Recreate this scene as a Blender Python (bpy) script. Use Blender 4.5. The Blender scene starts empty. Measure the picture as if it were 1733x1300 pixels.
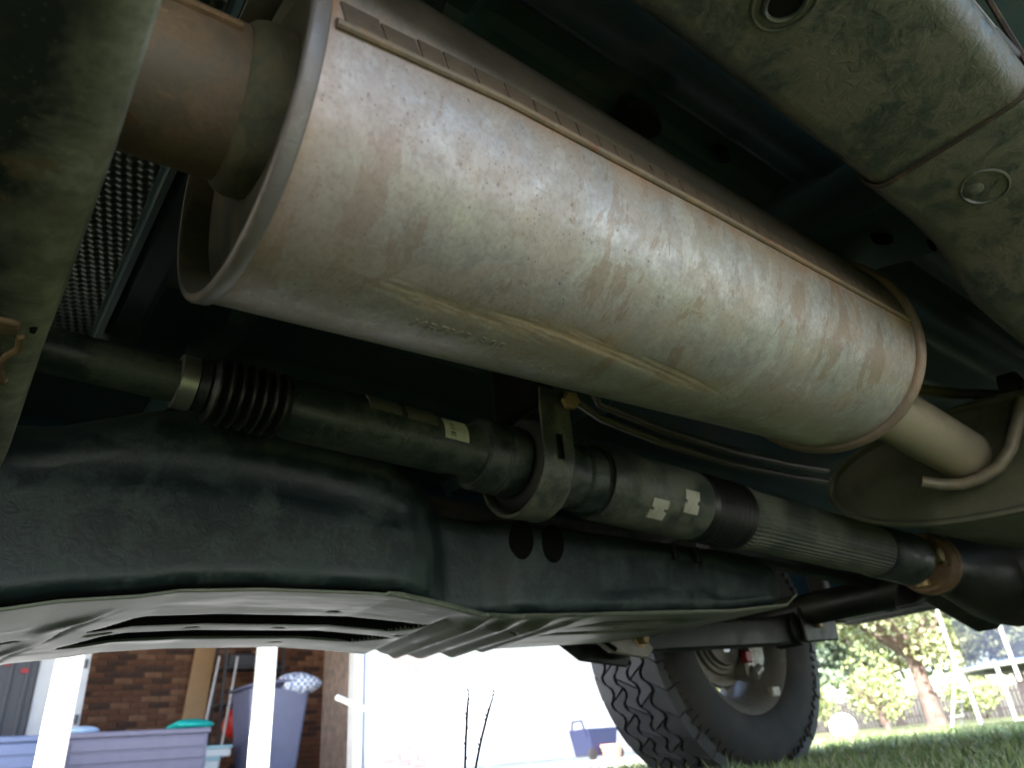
import bpy, math, random
import numpy as np
from math import sin, cos, pi, radians, atan2, hypot
from mathutils import Matrix, Vector
random.seed(7); RNG = np.random.default_rng(7)
scene = bpy.context.scene
COL = scene.collection

# ------------------------------------------------------------------ camera
# the truck's rear is +X, its far side +Y; the phone lies just above the grass under the near sill
PITCH, ROLL, HEAD, EYE = radians(27.5), radians(5.0), radians(50.6), 0.12
hd = Vector((cos(HEAD), sin(HEAD), 0)); r0 = Vector((sin(HEAD), -cos(HEAD), 0)); zz = Vector((0, 0, 1))
fw = hd*cos(PITCH) + zz*sin(PITCH); u0 = zz*cos(PITCH) - hd*sin(PITCH)
rt = r0*cos(ROLL) - u0*sin(ROLL); up = r0*sin(ROLL) + u0*cos(ROLL)
cam = bpy.data.cameras.new('camera'); camo = bpy.data.objects.new('camera', cam); COL.objects.link(camo)
m = Matrix((rt, up, -fw)).transposed().to_4x4(); m.translation = (0, 0, EYE); camo.matrix_world = m
cam.sensor_width = 36; cam.lens = 36*1210/1733; cam.clip_start = 0.01; cam.clip_end = 800
cam.dof.use_dof = True; cam.dof.focus_distance = 0.6; cam.dof.aperture_fstop = 9.0
scene.camera = camo

# ------------------------------------------------------------------ sky, sun, exposure
SUN_DIR = Vector((3.5, 1.3, -3.4)).normalized()            # the way sunlight travels
elev = math.asin(-SUN_DIR.z); azim = atan2(-SUN_DIR.y, -SUN_DIR.x)
W = bpy.data.worlds.new('World'); scene.world = W; W.use_nodes = True
nt = W.node_tree; nt.nodes.clear()
sky = nt.nodes.new('ShaderNodeTexSky'); sky.sky_type = 'NISHITA'; sky.sun_disc = False
sky.sun_elevation = elev; sky.sun_rotation = pi/2 - azim; sky.air_density = 1.0; sky.dust_density = 2.0; sky.ozone_density = 1.0
bg = nt.nodes.new('ShaderNodeBackground'); bg.inputs[1].default_value = 0.12
wo = nt.nodes.new('ShaderNodeOutputWorld'); nt.links.new(sky.outputs[0], bg.inputs[0]); nt.links.new(bg.outputs[0], wo.inputs[0])
sl = bpy.data.lights.new('sun', 'SUN'); sl.energy = 4.5; sl.angle = radians(0.5); sl.color = (1.0, 0.965, 0.915)
so = bpy.data.objects.new('sun', sl); COL.objects.link(so); so.rotation_euler = SUN_DIR.to_track_quat('-Z', 'Y').to_euler(); so.location = (-8, -5, 8)
vs = scene.view_settings; vs.view_transform = 'Standard'; vs.look = 'None'; vs.gamma = 1.0; vs.exposure = 2.7; vs.use_curve_mapping = False
scene.render.engine = 'CYCLES'
scene.cycles.max_bounces = 7; scene.cycles.diffuse_bounces = 4; scene.cycles.glossy_bounces = 3; scene.cycles.transparent_max_bounces = 8
scene.cycles.sample_clamp_indirect = 6.0; scene.cycles.caustics_reflective = False; scene.cycles.caustics_refractive = False

# ------------------------------------------------------------------ material helpers
class N:
    def __init__(s, name):
        s.m = bpy.data.materials.new(name); s.m.use_nodes = True; s.t = s.m.node_tree; s.t.nodes.clear()
        s.out = s.n('ShaderNodeOutputMaterial'); s.b = s.n('ShaderNodeBsdfPrincipled'); s.l(s.b.outputs[0], s.out.inputs[0])
        s.tc = s.n('ShaderNodeTexCoord')
    def n(s, t, **k):
        x = s.t.nodes.new(t)
        for a, b in k.items(): setattr(x, a, b)
        return x
    def l(s, a, b): s.t.links.new(a, b)
    def inp(s, sock, v):
        if hasattr(v, 'is_output'): s.l(v, sock)
        else: sock.default_value = v
    def coord(s, sc=(1, 1, 1), src='Object', rot=(0, 0, 0)):
        mp = s.n('ShaderNodeMapping'); s.l(s.tc.outputs[src], mp.inputs[0]); mp.inputs['Scale'].default_value = sc; mp.inputs['Rotation'].default_value = rot
        return mp.outputs[0]
    def noise(s, scale, detail=6, rough=.6, co=None, dist=0):
        x = s.n('ShaderNodeTexNoise'); x.inputs['Scale'].default_value = scale; x.inputs['Detail'].default_value = detail
        x.inputs['Roughness'].default_value = rough; x.inputs['Distortion'].default_value = dist
        s.l(co or s.tc.outputs['Object'], x.inputs['Vector']); return x.outputs[0]
    def vor(s, scale, co=None, feature='F1'):
        x = s.n('ShaderNodeTexVoronoi', feature=feature); x.inputs['Scale'].default_value = scale; s.l(co or s.tc.outputs['Object'], x.inputs['Vector']); return x.outputs[0]
    def ramp(s, f, a, b, lo=0., hi=1.):
        x = s.n('ShaderNodeMapRange'); x.clamp = True; s.l(f, x.inputs[0]); x.inputs[1].default_value = a; x.inputs[2].default_value = b
        x.inputs[3].default_value = lo; x.inputs[4].default_value = hi; return x.outputs[0]
    def math(s, op, a, b=0.):
        x = s.n('ShaderNodeMath', operation=op); s.inp(x.inputs[0], a); s.inp(x.inputs[1], b); return x.outputs[0]
    def mix(s, f, a, b, blend='MIX'):
        x = s.n('ShaderNodeMix', data_type='RGBA', blend_type=blend)
        s.inp(x.inputs[0], f)
        for sock, v in ((x.inputs[6], a), (x.inputs[7], b)):
            s.inp(sock, v if hasattr(v, 'is_output') else (*v[:3], 1))
        return x.outputs[2]
    def attr(s, name): x = s.n('ShaderNodeAttribute'); x.attribute_name = name; return x.outputs['Fac']
    def bump(s, h, strength, dist=.002, prev=None):
        x = s.n('ShaderNodeBump'); x.inputs['Strength'].default_value = strength; x.inputs['Distance'].default_value = dist; s.l(h, x.inputs['Height'])
        if prev: s.l(prev, x.inputs['Normal'])
        return x.outputs[0]
    def set(s, **k):
        for a, b in k.items():
            sock = s.b.inputs[a.replace('_', ' ')]
            if isinstance(b, tuple) and len(b) == 3: b = (*b, 1)
            s.inp(sock, b)
        return s.m

def plain(name, col, rough=.5, metal=0., var=.15, scale=8., bump=0.):
    q = N(name); f = q.noise(scale, 5); c2 = tuple(max(0, c*(1-var*2)) for c in col)
    q.set(Base_Color=q.mix(q.ramp(f, .35, .7), col, c2), Roughness=rough, Metallic=metal)
    if bump: q.set(Normal=q.bump(q.noise(scale*12, 4), bump))
    return q.m

def grimy(name, base, dust, amt=.5, rust=None, rust_amt=.0, rough=(.45, .8), scale=9., metal=0., bump=.25, stretch=(1, 1, 1)):
    """painted or bare metal with dried dust, splashes and rust freckles"""
    q = N(name); co = q.coord(stretch)
    big = q.noise(scale, 4, .65, co, .6); fine = q.noise(scale*14, 3, .7, co); mid = q.noise(scale*3.5, 4, .7, co, 1.0)
    d = q.math('ADD', q.math('MULTIPLY', big, .6), q.math('ADD', q.math('MULTIPLY', mid, .28), q.math('MULTIPLY', fine, .22)))
    th = .56 - .22*(amt-.5)*1.6
    df = q.ramp(d, th-.045, th+.075, 0, min(1, .35+amt*.7))
    c = q.mix(df, base, dust)
    spk = q.ramp(q.vor(scale*26, co), .0, .22, 1, 0)                       # dried droplets
    c = q.mix(q.math('MULTIPLY', spk, q.ramp(mid, .5, .68, 0, .6)), c, tuple(min(1, x*1.5) for x in dust))
    chip = q.ramp(q.math('ABSOLUTE', q.math('SUBTRACT', q.noise(scale*2.2, 3, .6, q.coord(tuple(a*b for a, b in zip(stretch, (.5, 1.4, 1.4))), rot=(.3, .2, 1.1)), .9), .5)), 0, .006, .4, 0)
    c = q.mix(q.math('MULTIPLY', chip, q.ramp(big, .42, .6)), c, tuple(min(1, x*1.9) for x in dust))     # dry rub marks
    pk_ = q.ramp(q.vor(scale*15, co), .03, .12, .7, 0)
    c = q.mix(q.math('MULTIPLY', pk_, q.ramp(big, .45, .55)), c, tuple(x*.5 for x in base))              # chipped flecks
    r = q.ramp(df, 0, 1, rough[0], rough[1])
    if rust:
        rf = q.ramp(q.noise(scale*1.7, 5, .72, q.coord(stretch, rot=(.4, .7, .2)), .8), .66-.12*rust_amt, .76-.1*rust_amt, 0, min(1, .3+rust_amt))
        c = q.mix(rf, c, q.mix(fine, rust, tuple(x*.45 for x in rust)))
        metal_s = q.math('MULTIPLY', q.math('SUBTRACT', 1., rf), q.math('MULTIPLY', q.math('SUBTRACT', 1., q.math('MULTIPLY', df, .7)), metal))
    else:
        metal_s = q.math('MULTIPLY', q.math('SUBTRACT', 1., q.math('MULTIPLY', df, .7)), metal)
    q.set(Base_Color=c, Roughness=r, Metallic=metal_s, Normal=q.bump(mid, bump, .003))
    return q.m

# ------------------------------------------------------------------ mesh helpers
WL = {}
class MB:
    def __init__(s): s.v = []; s.f = []
    def add(s, v, f):
        o = len(s.v); s.v += [tuple(map(float, p)) for p in v]; s.f += [tuple(i+o for i in q) for q in f]; return s
    def box(s, x0, x1, y0, y1, z0, z1):
        return s.add([(x0,y0,z0),(x1,y0,z0),(x1,y1,z0),(x0,y1,z0),(x0,y0,z1),(x1,y0,z1),(x1,y1,z1),(x0,y1,z1)],
                     [(3,2,1,0),(4,5,6,7),(0,1,5,4),(1,2,6,5),(2,3,7,6),(3,0,4,7)])
    def loft(s, rings, caps=True, closed=True):
        n = len(rings[0]); v = [p for r in rings for p in r]; f = []
        for i in range(len(rings)-1):
            for j in range(n if closed else n-1):
                k = (j+1) % n; f.append((i*n+j, i*n+k, (i+1)*n+k, (i+1)*n+j))
        if caps and closed: f.append(tuple(range(n-1, -1, -1))); f.append(tuple((len(rings)-1)*n+j for j in range(n)))
        return s.add(v, f)
    def lathe(s, p0, axis, prof, seg=32, caps=True, flute=None):
        ax = Vector(axis).normalized(); a = ax.orthogonal().normalized()
        if abs(ax.x) > .9: a = (Vector((0, 1, 0)) - ax*ax.y).normalized()
        if abs(ax.y) > .9: a = (Vector((1, 0, 0)) - ax*ax.x).normalized()
        b = ax.cross(a); p0 = Vector(p0); R = []
        for q, r in prof:
            R.append([tuple(p0 + ax*q + (a*cos(2*pi*j/seg) + b*sin(2*pi*j/seg))*(r*(flute(j) if flute else 1))) for j in range(seg)])
        return s.loft(R, caps)
    def cyl(s, p0, p1, r, seg=16, r1=None):
        p0, p1 = Vector(p0), Vector(p1); return s.lathe(p0, p1-p0, [(0, r), ((p1-p0).length, r if r1 is None else r1)], seg)
    def tube(s, pts, r, seg=10):
        P = [Vector(p) for p in pts]; R = []; a = None
        for i, p in enumerate(P):
            t = (P[min(i+1, len(P)-1)] - P[max(i-1, 0)]).normalized()
            a = t.orthogonal().normalized() if a is None else (a - t*a.dot(t)).normalized()
            b = t.cross(a); rr = r[i] if isinstance(r, (list, tuple)) else r
            R.append([tuple(p + (a*cos(2*pi*j/seg) + b*sin(2*pi*j/seg))*rr) for j in range(seg)])
        return s.loft(R)
    def prism(s, poly, axis, a0, a1):
        """extrude a 2-D polygon along an axis: 'y' takes (x,z) points, 'x' takes (y,z), 'z' takes (x,y)"""
        mk = {'y': lambda p, a: (p[0], a, p[1]), 'x': lambda p, a: (a, p[0], p[1]), 'z': lambda p, a: (p[0], p[1], a)}[axis]
        return s.loft([[mk(p, a0) for p in poly], [mk(p, a1) for p in poly]])
    def grid(s, fn, us, vs):
        n = len(vs); return s.add([fn(u, v) for u in us for v in vs], [(i*n+j, i*n+j+1, (i+1)*n+j+1, (i+1)*n+j) for i in range(len(us)-1) for j in range(n-1)])
    def build(s, name, mat, parent=None, label=None, cat=None, group=None, kind=None, bevel=0, seg=2, sharp=35, solid=0, fix=True, at=None):
        v = np.array(s.v, dtype=np.float32)
        c = Vector(at) if at else Vector(((v.min(0)+v.max(0))/2).tolist())
        me = bpy.data.meshes.new(name); me.from_pydata((v - np.array(c, dtype=np.float32)).tolist(), [], s.f)
        if fix:
            import bmesh
            bm = bmesh.new(); bm.from_mesh(me); bmesh.ops.recalc_face_normals(bm, faces=bm.faces); bm.to_mesh(me); bm.free()
        me.materials.append(mat)
        me.shade_smooth() if hasattr(me, 'shade_smooth') else None
        me.set_sharp_from_angle(angle=radians(sharp))
        o = bpy.data.objects.new(name, me); COL.objects.link(o)
        return place(o, c, parent, label, cat, group, kind, bevel, seg, solid)

def place(o, c, parent=None, label=None, cat=None, group=None, kind=None, bevel=0, seg=2, solid=0):
    WL[o] = Vector(c)
    if parent: o.parent = parent; o.location = Vector(c) - WL[parent]
    else: o.location = c
    tag(o, label, cat, group, kind)
    if solid:
        sm = o.modifiers.new('thick', 'SOLIDIFY'); sm.thickness = solid; sm.offset = 0
    if bevel:
        b = o.modifiers.new('bevel', 'BEVEL'); b.width = bevel; b.segments = seg; b.limit_method = 'ANGLE'; b.angle_limit = radians(40); b.harden_normals = False
    return o
def tag(o, label=None, cat=None, group=None, kind=None):
    for k, v in (('label', label), ('category', cat), ('group', group), ('kind', kind)):
        if v: o[k] = v
    return o
def empty(name, loc, label=None, cat=None, group=None):
    o = bpy.data.objects.new(name, None); COL.objects.link(o); o.empty_display_size = .1
    return place(o, loc, None, label, cat, group)
def copy_tree(o, parent=None):
    c = o.copy(); COL.objects.link(c); c.parent = parent
    for ch in o.children: copy_tree(ch, c)
    return c
def np_mesh(name, V, F, mat, at=(0, 0, 0)):
    """fast mesh from arrays, F of equal-sized polygons"""
    me = bpy.data.meshes.new(name); n, k = F.shape
    me.vertices.add(len(V)); me.vertices.foreach_set('co', (V - np.array(at)).astype(np.float32).ravel())
    me.loops.add(n*k); me.loops.foreach_set('vertex_index', F.astype(np.int32).ravel())
    me.polygons.add(n); me.polygons.foreach_set('loop_start', np.arange(0, n*k, k, dtype=np.int32)); me.polygons.foreach_set('loop_total', np.full(n, k, dtype=np.int32))
    me.update(calc_edges=True); me.materials.append(mat); return me

# ------------------------------------------------------------------ materials
DUST = (.17, .14, .095); DUSTG = (.13, .125, .085)
M = {}
M['black_paint'] = grimy('frame_paint', (.028, .036, .036), (.095, .086, .07), .60, (.22, .09, .035), .12, (.38, .75), 24, bump=.35)
M['cross_paint'] = grimy('crossmember_paint', (.024, .032, .027), (.12, .11, .075), .5, (.2, .09, .04), .15, (.36, .7), 8)
M['tank_side'] = grimy('tank_shell_paint', (.009, .019, .021), (.046, .068, .065), .5, None, 0, (.45, .75), 18)
M['skid'] = grimy('skid_paint', (.075, .09, .07), (.20, .22, .17), .7, (.24, .12, .05), .12, (.33, .5), 11, stretch=(.22, 1.6, 1), bump=.07)
M['shaft_paint'] = grimy('shaft_paint', (.011, .021, .020), (.075, .092, .078), .52, None, 0, (.38, .7), 14)
M['shaft_dusty'] = grimy('dusty_shaft_metal', (.030, .041, .038), (.125, .13, .10), .6, (.2, .11, .05), .05, (.42, .7), 14)
M['rust'] = grimy('rusty_steel', (.13, .085, .05), (.24, .15, .085), .6, (.16, .065, .025), .5, (.6, .85), 16, metal=.25)
M['pipe'] = grimy('heat_stained_pipe', (.13, .10, .075), (.22, .145, .09), .55, (.22, .085, .035), .75, (.6, .85), 20, metal=.15, bump=.2)
M['lap'] = grimy('rusty_lap', (.065, .046, .032), (.095, .066, .043), .5, (.12, .055, .028), .4, (.55, .85), 24, metal=.15)
M['strap'] = grimy('strap_steel', (.045, .055, .05), (.15, .15, .11), .55, None, 0, (.4, .7), 20)
M['collar'] = grimy('weld_collar_scale', (.06, .06, .036), (.12, .105, .06), .55, (.16, .075, .035), .35, (.65, .9), 30, bump=.4)
M['seam'] = grimy('dark_rust_seam', (.02, .014, .010), (.10, .06, .035), .4, (.14, .06, .03), .3, (.6, .9), 40)
M['tail'] = grimy('tailpipe_steel', (.34, .30, .24), (.33, .27, .19), .55, (.26, .14, .07), .1, (.42, .7), 14, metal=.35)
M['olive'] = grimy('dusty_can_steel', (.078, .084, .056), (.11, .108, .076), .6, (.26, .12, .05), .22, (.45, .75), 9, metal=.3)
M['flange'] = grimy('muffler_flange_steel', (.15, .132, .128), (.17, .135, .115), .5, (.22, .10, .05), .35, (.42, .68), 22, metal=.35)
M['rustflange'] = grimy('rusty_rolled_rim', (.17, .13, .10), (.22, .15, .10), .5, (.24, .10, .05), .5, (.45, .7), 22, metal=.25)
M['capsteel'] = grimy('muffler_cap_steel', (.042, .041, .025), (.085, .073, .045), .5, (.18, .08, .03), .3, (.55, .8), 16, metal=.2)
def cross_worn_lit():
    q = N('crossmember_worn_lit_edge'); big = q.noise(9, 5, .7, None, .5); mid = q.noise(34, 4, .75); fine = q.noise(190, 3, .7)
    c = q.mix(q.ramp(q.math('ADD', q.math('MULTIPLY', big, .6), q.math('MULTIPLY', mid, .4)), .49, .57, 0, .8), (.007, .012, .010), (.030, .032, .024))
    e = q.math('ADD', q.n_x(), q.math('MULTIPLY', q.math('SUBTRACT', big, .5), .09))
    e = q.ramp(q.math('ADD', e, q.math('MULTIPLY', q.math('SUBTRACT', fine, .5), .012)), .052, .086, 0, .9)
    c = q.mix(e, c, q.mix(q.ramp(mid, .4, .6), (.36, .36, .30), (.22, .215, .17)))  # light caught by the rounded edge, painted in pale over some wear
    c = q.mix(q.ramp(q.noise(15, 5, .75), .60, .66, 0, .6), c, (.13, .075, .035))
    c = q.mix(q.ramp(q.vor(240), .0, .2, .5, 0), c, (.24, .23, .17))
    return q.set(Base_Color=c, Roughness=.55, Normal=q.bump(mid, .3, .002))
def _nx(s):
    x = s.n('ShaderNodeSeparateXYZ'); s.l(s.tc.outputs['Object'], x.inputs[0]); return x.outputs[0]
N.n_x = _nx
M['cross_worn_lit'] = cross_worn_lit()
M['edge'] = grimy('worn_paint_edge', (.045, .052, .045), (.19, .185, .145), .55, (.2, .09, .04), .15, (.4, .7), 10)
M['rubber'] = plain('rubber', (.018, .018, .018), .6, 0, .2, 30, .1)
M['bellows'] = plain('bellows_rubber', (.013, .014, .014), .42, 0, .2, 25, .1)
M['axle'] = grimy('axle_paint', (.014, .015, .014), (.06, .055, .042), .45, None, 0, (.45, .75), 8)
M['link'] = grimy('link_arm_paint', (.008, .013, .012), (.07, .064, .048), .42, (.25, .13, .06), .2, (.4, .7), 12)
M['bolt'] = grimy('zinc_bolt', (.36, .27, .11), (.25, .18, .09), .5, (.25, .12, .05), .2, (.35, .6), 40, metal=.7)
M['floor'] = grimy('underbody_coat', (.016, .044, .055), (.06, .066, .052), .42, None, 0, (.6, .9), 8)
M['hole'] = plain('hole_shade', (.006, .006, .006), .9)  # flat black painted in for the shade inside holes and recesses
M['hole'].node_tree.nodes['Principled BSDF'].inputs['Specular IOR Level'].default_value = .1
M['body'] = plain('teal_body_paint', (.016, .045, .06), .25, 0, .08, 3)
M['silver'] = plain('zinc_clamp', (.30, .30, .27), .4, .8, .2, 40)
M['white_tag'] = plain('white_paper', (.62, .62, .54), .6, 0, .12, 120)
M['weight'] = grimy('bare_weight_steel', (.44, .43, .37), (.34, .31, .23), .45, None, 0, (.4, .65), 60, metal=.1)
M['dark_weight'] = grimy('dark_weight_steel', (.09, .09, .075), (.17, .15, .11), .5, (.25, .12, .06), .2, (.4, .7), 50)
M['ink'] = plain('printed_ink', (.12, .12, .10), .6)
M['line'] = plain('brake_line_coat', (.12, .105, .06), .45, 0, .2, 30)
M['shield'] = grimy('embossed_aluminium', (.075, .085, .065), (.035, .037, .024), .45, None, 0, (.35, .7), 12, metal=.55)
M['wheel_metal'] = grimy('wheel_steel', (.15, .135, .11), (.2, .165, .12), .5, (.22, .1, .05), .2, (.45, .75), 14, metal=.3)
M['wheel_alloy'] = grimy('alloy_grey', (.30, .29, .27), (.22, .19, .14), .5, None, 0, (.35, .6), 10, metal=.5)
M['red'] = plain('red_plastic', (.36, .02, .025), .4)

# muffler skin: aluminised steel, dust film, splash patches, pits, rust film, scrape marks from the mesh attribute
def muffler_mat():
    q = N('aluminised_muffler_skin'); co = q.coord(); cs = q.coord((1.0, .45, .45)); cr = q.coord((1, 1, 1), rot=(.5, .3, .9))
    big = q.noise(5, 4, .6, co, .4); mid = q.noise(75, 5, .72, co, .3); fine = q.noise(320, 2, .7, co); blot = q.noise(26, 6, .74, cs, .4); soft = q.noise(16, 5, .7, cr, .3)
    c = q.mix(q.ramp(mid, .36, .64), (.385, .38, .37), (.25, .24, .23))
    c = q.mix(q.ramp(soft, .495, .53, 0, .5), c, (.28, .23, .18))                            # tan dust film
    c = q.mix(q.ramp(big, .46, .60, 0, .45), c, (.32, .26, .20))
    c = q.mix(q.ramp(soft, .40, .44, .3, 0), c, (.42, .42, .415))                              # cleaner spangle
    c = q.mix(q.ramp(blot, .565, .58, 0, .55), c, (.21, .14, .095))                          # crisp dried splashes
    c = q.mix(q.ramp(blot, .39, .42, .35, 0), c, (.50, .49, .45))
    fl = q.math('MULTIPLY', q.ramp(q.vor(95, q.coord((2.2, .7, .7), rot=(.3, .5, .2))), .08, .2, 1, 0), q.ramp(q.noise(11, 4, .6, cr), .45, .55))
    c = q.mix(q.math('MULTIPLY', fl, .5), c, (.22, .17, .13))                                  # short dark flecks
    vein = q.ramp(q.math('ABSOLUTE', q.math('SUBTRACT', q.noise(22, 4, .68, q.coord((1.5, .8, .8), rot=(.2, .8, .4)), .8), .5)), 0., .007, .5, 0)
    c = q.mix(q.math('MULTIPLY', vein, q.ramp(soft, .45, .6)), c, (.20, .145, .105))
    heat = q.math('MULTIPLY', q.ramp(q.n_x(), -.34, -.06, 1, 0), q.ramp(big, .3, .6, .45, .9))  # mask of the painted-in pink sheen
    c = q.mix(q.math('MULTIPLY', heat, .6), c, (.43, .325, .33))                              # pinkish reflection near the inlet, painted in
    pit = q.math('MULTIPLY', q.ramp(q.vor(230, co), .08, .2, 1, 0), q.ramp(q.noise(14, 4, .65, co), .48, .56))
    pit2 = q.math('MULTIPLY', q.ramp(q.vor(100, cr), .05, .14, 1, 0), q.ramp(q.noise(8, 4, .6, q.coord(rot=(1, 2, .5))), .47, .55))
    pits = q.math('MAXIMUM', pit, pit2)
    c = q.mix(q.math('MULTIPLY', pits, .55), c, (.075, .05, .04))
    c = q.mix(q.math('MULTIPLY', q.attr('smear'), q.ramp(soft, .35, .6, .3, .8)), c, (.28, .185, .115))
    c = q.mix(q.math('MULTIPLY', q.attr('scrape'), q.ramp(fine, .3, .6, .4, .9)), c, (.56, .42, .30))
    c = q.mix(q.math('MULTIPLY', q.attr('rustline'), q.ramp(soft, .4, .55, .15, 1)), c, (.30, .14, .06))
    c = q.mix(q.ramp(fine, .45, .68, 0, .3), c, (.16, .13, .105))
    c = q.mix(q.math('MULTIPLY', q.attr('topshade'), .92), c, (.05, .042, .028))  # shade above the seam, painted in as dark brown
    met = q.math('MULTIPLY', q.ramp(soft, .38, .6, .55, .28), q.math('SUBTRACT', 1., q.attr('smear')))
    rough = q.ramp(q.math('ADD', q.math('MULTIPLY', mid, .4), q.math('MULTIPLY', soft, .6)), .35, .65, .37, .55)
    hgt = q.math('SUBTRACT', q.math('MULTIPLY', mid, .4), q.math('MULTIPLY', pits, .6))
    return q.set(Base_Color=c, Metallic=met, Roughness=rough, Normal=q.bump(hgt, .22, .0015))
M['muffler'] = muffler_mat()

def grass_mats():
    q = N('lawn_soil'); a = q.noise(3, 8, .7); b = q.noise(40, 6, .7)
    M['lawn'] = q.set(Base_Color=q.mix(q.ramp(b, .35, .65), q.mix(q.ramp(a, .4, .6), (.12, .145, .055), (.16, .165, .075)), (.085, .10, .04)), Roughness=.9, Normal=q.bump(b, .8, .03))
    q = N('grass_blades'); r = q.attr('tint')
    M['blade'] = q.set(Base_Color=q.mix(q.ramp(r, 0, .75), (.12, .19, .06), q.mix(q.ramp(r, .75, 1), (.24, .32, .13), (.42, .38, .24))), Roughness=.45)
    q.b.inputs['Subsurface Weight'].default_value = 0.0
grass_mats()
q = N('driveway_concrete'); a = q.noise(1.5, 8, .7); b = q.noise(30, 6)
M['concrete'] = q.set(Base_Color=q.mix(q.ramp(a, .3, .7), (.44, .44, .42), q.mix(b, (.34, .34, .325), (.42, .42, .40))), Roughness=.85, Normal=q.bump(b, .3, .004))

# ------------------------------------------------------------------ ground
g = MB().grid(lambda x, y: (x, y, 0), [-300, -60, -15, 15, 60, 300], [-300, -60, -15, 15, 60, 300]).build('lawn_ground', M['lawn'], kind='structure', fix=False)
d = MB().add([(-9, 1.9, .006), (2.25, 1.9, .006), (3.2, 2.9, .006), (9.5, 6.6, .006), (9.5, 7.6, .006), (-9, 7.6, .006)], [(0, 1, 2, 3, 4, 5)]).build('driveway', M['concrete'], kind='structure', fix=False)
MB().add([(-30, -9, .006), (30, -9, .006), (30, -1.0, .006), (-30, -1.0, .006)], [(0, 1, 2, 3)]).build('added_bounce_slab', M['concrete'], kind='structure', fix=False)  # unseen concrete added to bounce neutral light under the truck
MB().box(-4.0, 3.9, 6.75, 10.6, -.1, .11).build('porch_slab', M['concrete'], kind='structure', bevel=.015)

def grass_field(name, n, label):
    r = np.concatenate([RNG.uniform(.55, 3.2, int(n*.62)), RNG.uniform(2.5, 8.0, n-int(n*.62))])
    az = RNG.uniform(radians(-40), radians(130), n)
    # more blades in the wedge beyond the tyre
    k = int(n*.5); az[:k] = RNG.uniform(radians(8), radians(75), k); RNG.shuffle(az)
    x, y = r*np.cos(az), r*np.sin(az)
    ok = ~((y > 1.9) & (y-1.9 > (x-2.25)*.8) & (y-2.35 > (x-2.25)*.59)) & ~(y < -1.0) & ~((abs(x-1.95) < .12) & (y > 1.37) & (y < 1.65))
    x, y, r = x[ok], y[ok], r[ok]; n = len(x)
    hmax = np.clip(.035 + .012*r, .04, .075)
    h = hmax*RNG.uniform(.45, 1.15, n)
    stray = RNG.random(n) < .02; h[stray] *= 1.35
    w = RNG.uniform(.0018, .0046, n)*np.clip(.8+.12*r, 1, 1.7); yaw = RNG.uniform(0, 2*pi, n); lean = RNG.uniform(.05, .75, n); ld = RNG.uniform(0, 2*pi, n)
    dx, dy = np.cos(yaw)*w, np.sin(yaw)*w; lx, ly = np.cos(ld)*lean*h, np.sin(ld)*lean*h
    V = np.empty((n, 5, 3))
    V[:, 0] = np.stack([x-dx, y-dy, 0*x-.004], 1); V[:, 1] = np.stack([x+dx, y+dy, 0*x-.004], 1)
    V[:, 2] = np.stack([x+lx*.35+dx*.8, y+ly*.35+dy*.8, h*.6], 1); V[:, 3] = np.stack([x+lx*.35-dx*.8, y+ly*.35-dy*.8, h*.6], 1)
    V[:, 4] = np.stack([x+lx, y+ly, h*(1-.18*lean)], 1)
    b = np.arange(n)[:, None]*5
    F = np.concatenate([b+np.array([[0, 1, 2]]), b+np.array([[0, 2, 3]]), b+np.array([[3, 2, 4]])])
    me = np_mesh(name, V.reshape(-1, 3), F, M['blade'])
    at = me.attributes.new('tint', 'FLOAT', 'POINT'); at.data.foreach_set('value', np.repeat(RNG.random(n), 5).astype(np.float32))
    o = bpy.data.objects.new(name, me); COL.objects.link(o); tag(o, label, 'grass', kind='stuff')
grass_field('grass', 110000, 'green lawn grass growing around and under the truck')

# ------------------------------------------------------------------ the truck
truck = empty('truck', (.6, .65, 0), 'raised truck seen from below with dusty muffler, black frame and knobbly tyre', 'truck')

# --- body shell (paint, sills and wheel arches), floor pan
def arch(cx, z0, r=.5, n=10):
    a0 = math.asin((z0-.41)/r); return [(cx - r*cos(a0 + (pi-2*a0)*i/n), .41 + r*sin(a0 + (pi-2*a0)*i/n)) for i in range(n+1)]
upper = [(2.95, .62), (2.97, 1.15), (2.85, 1.25), (2.62, 1.82), (.2, 1.86), (-.55, 1.28), (-1.75, 1.15), (-1.85, .62)]
prof = lambda z0: [(-1.8, z0)] + arch(-.85, z0) + arch(1.95, z0) + [(2.92, z0)] + upper[1:-1] + [(-1.85, z0+.1)]
body = MB().prism([(a, max(b, .84)) for a, b in upper], 'y', -.02, 1.34).build('body', M['body'], truck, bevel=.02)
MB().prism(prof(.50), 'y', 1.345, 1.60).build('side_panel', M['body'], body, bevel=.02)
MB().prism(prof(.68), 'y', -.30, -.05).build('side_panel', M['body'], body, bevel=.02)

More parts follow.
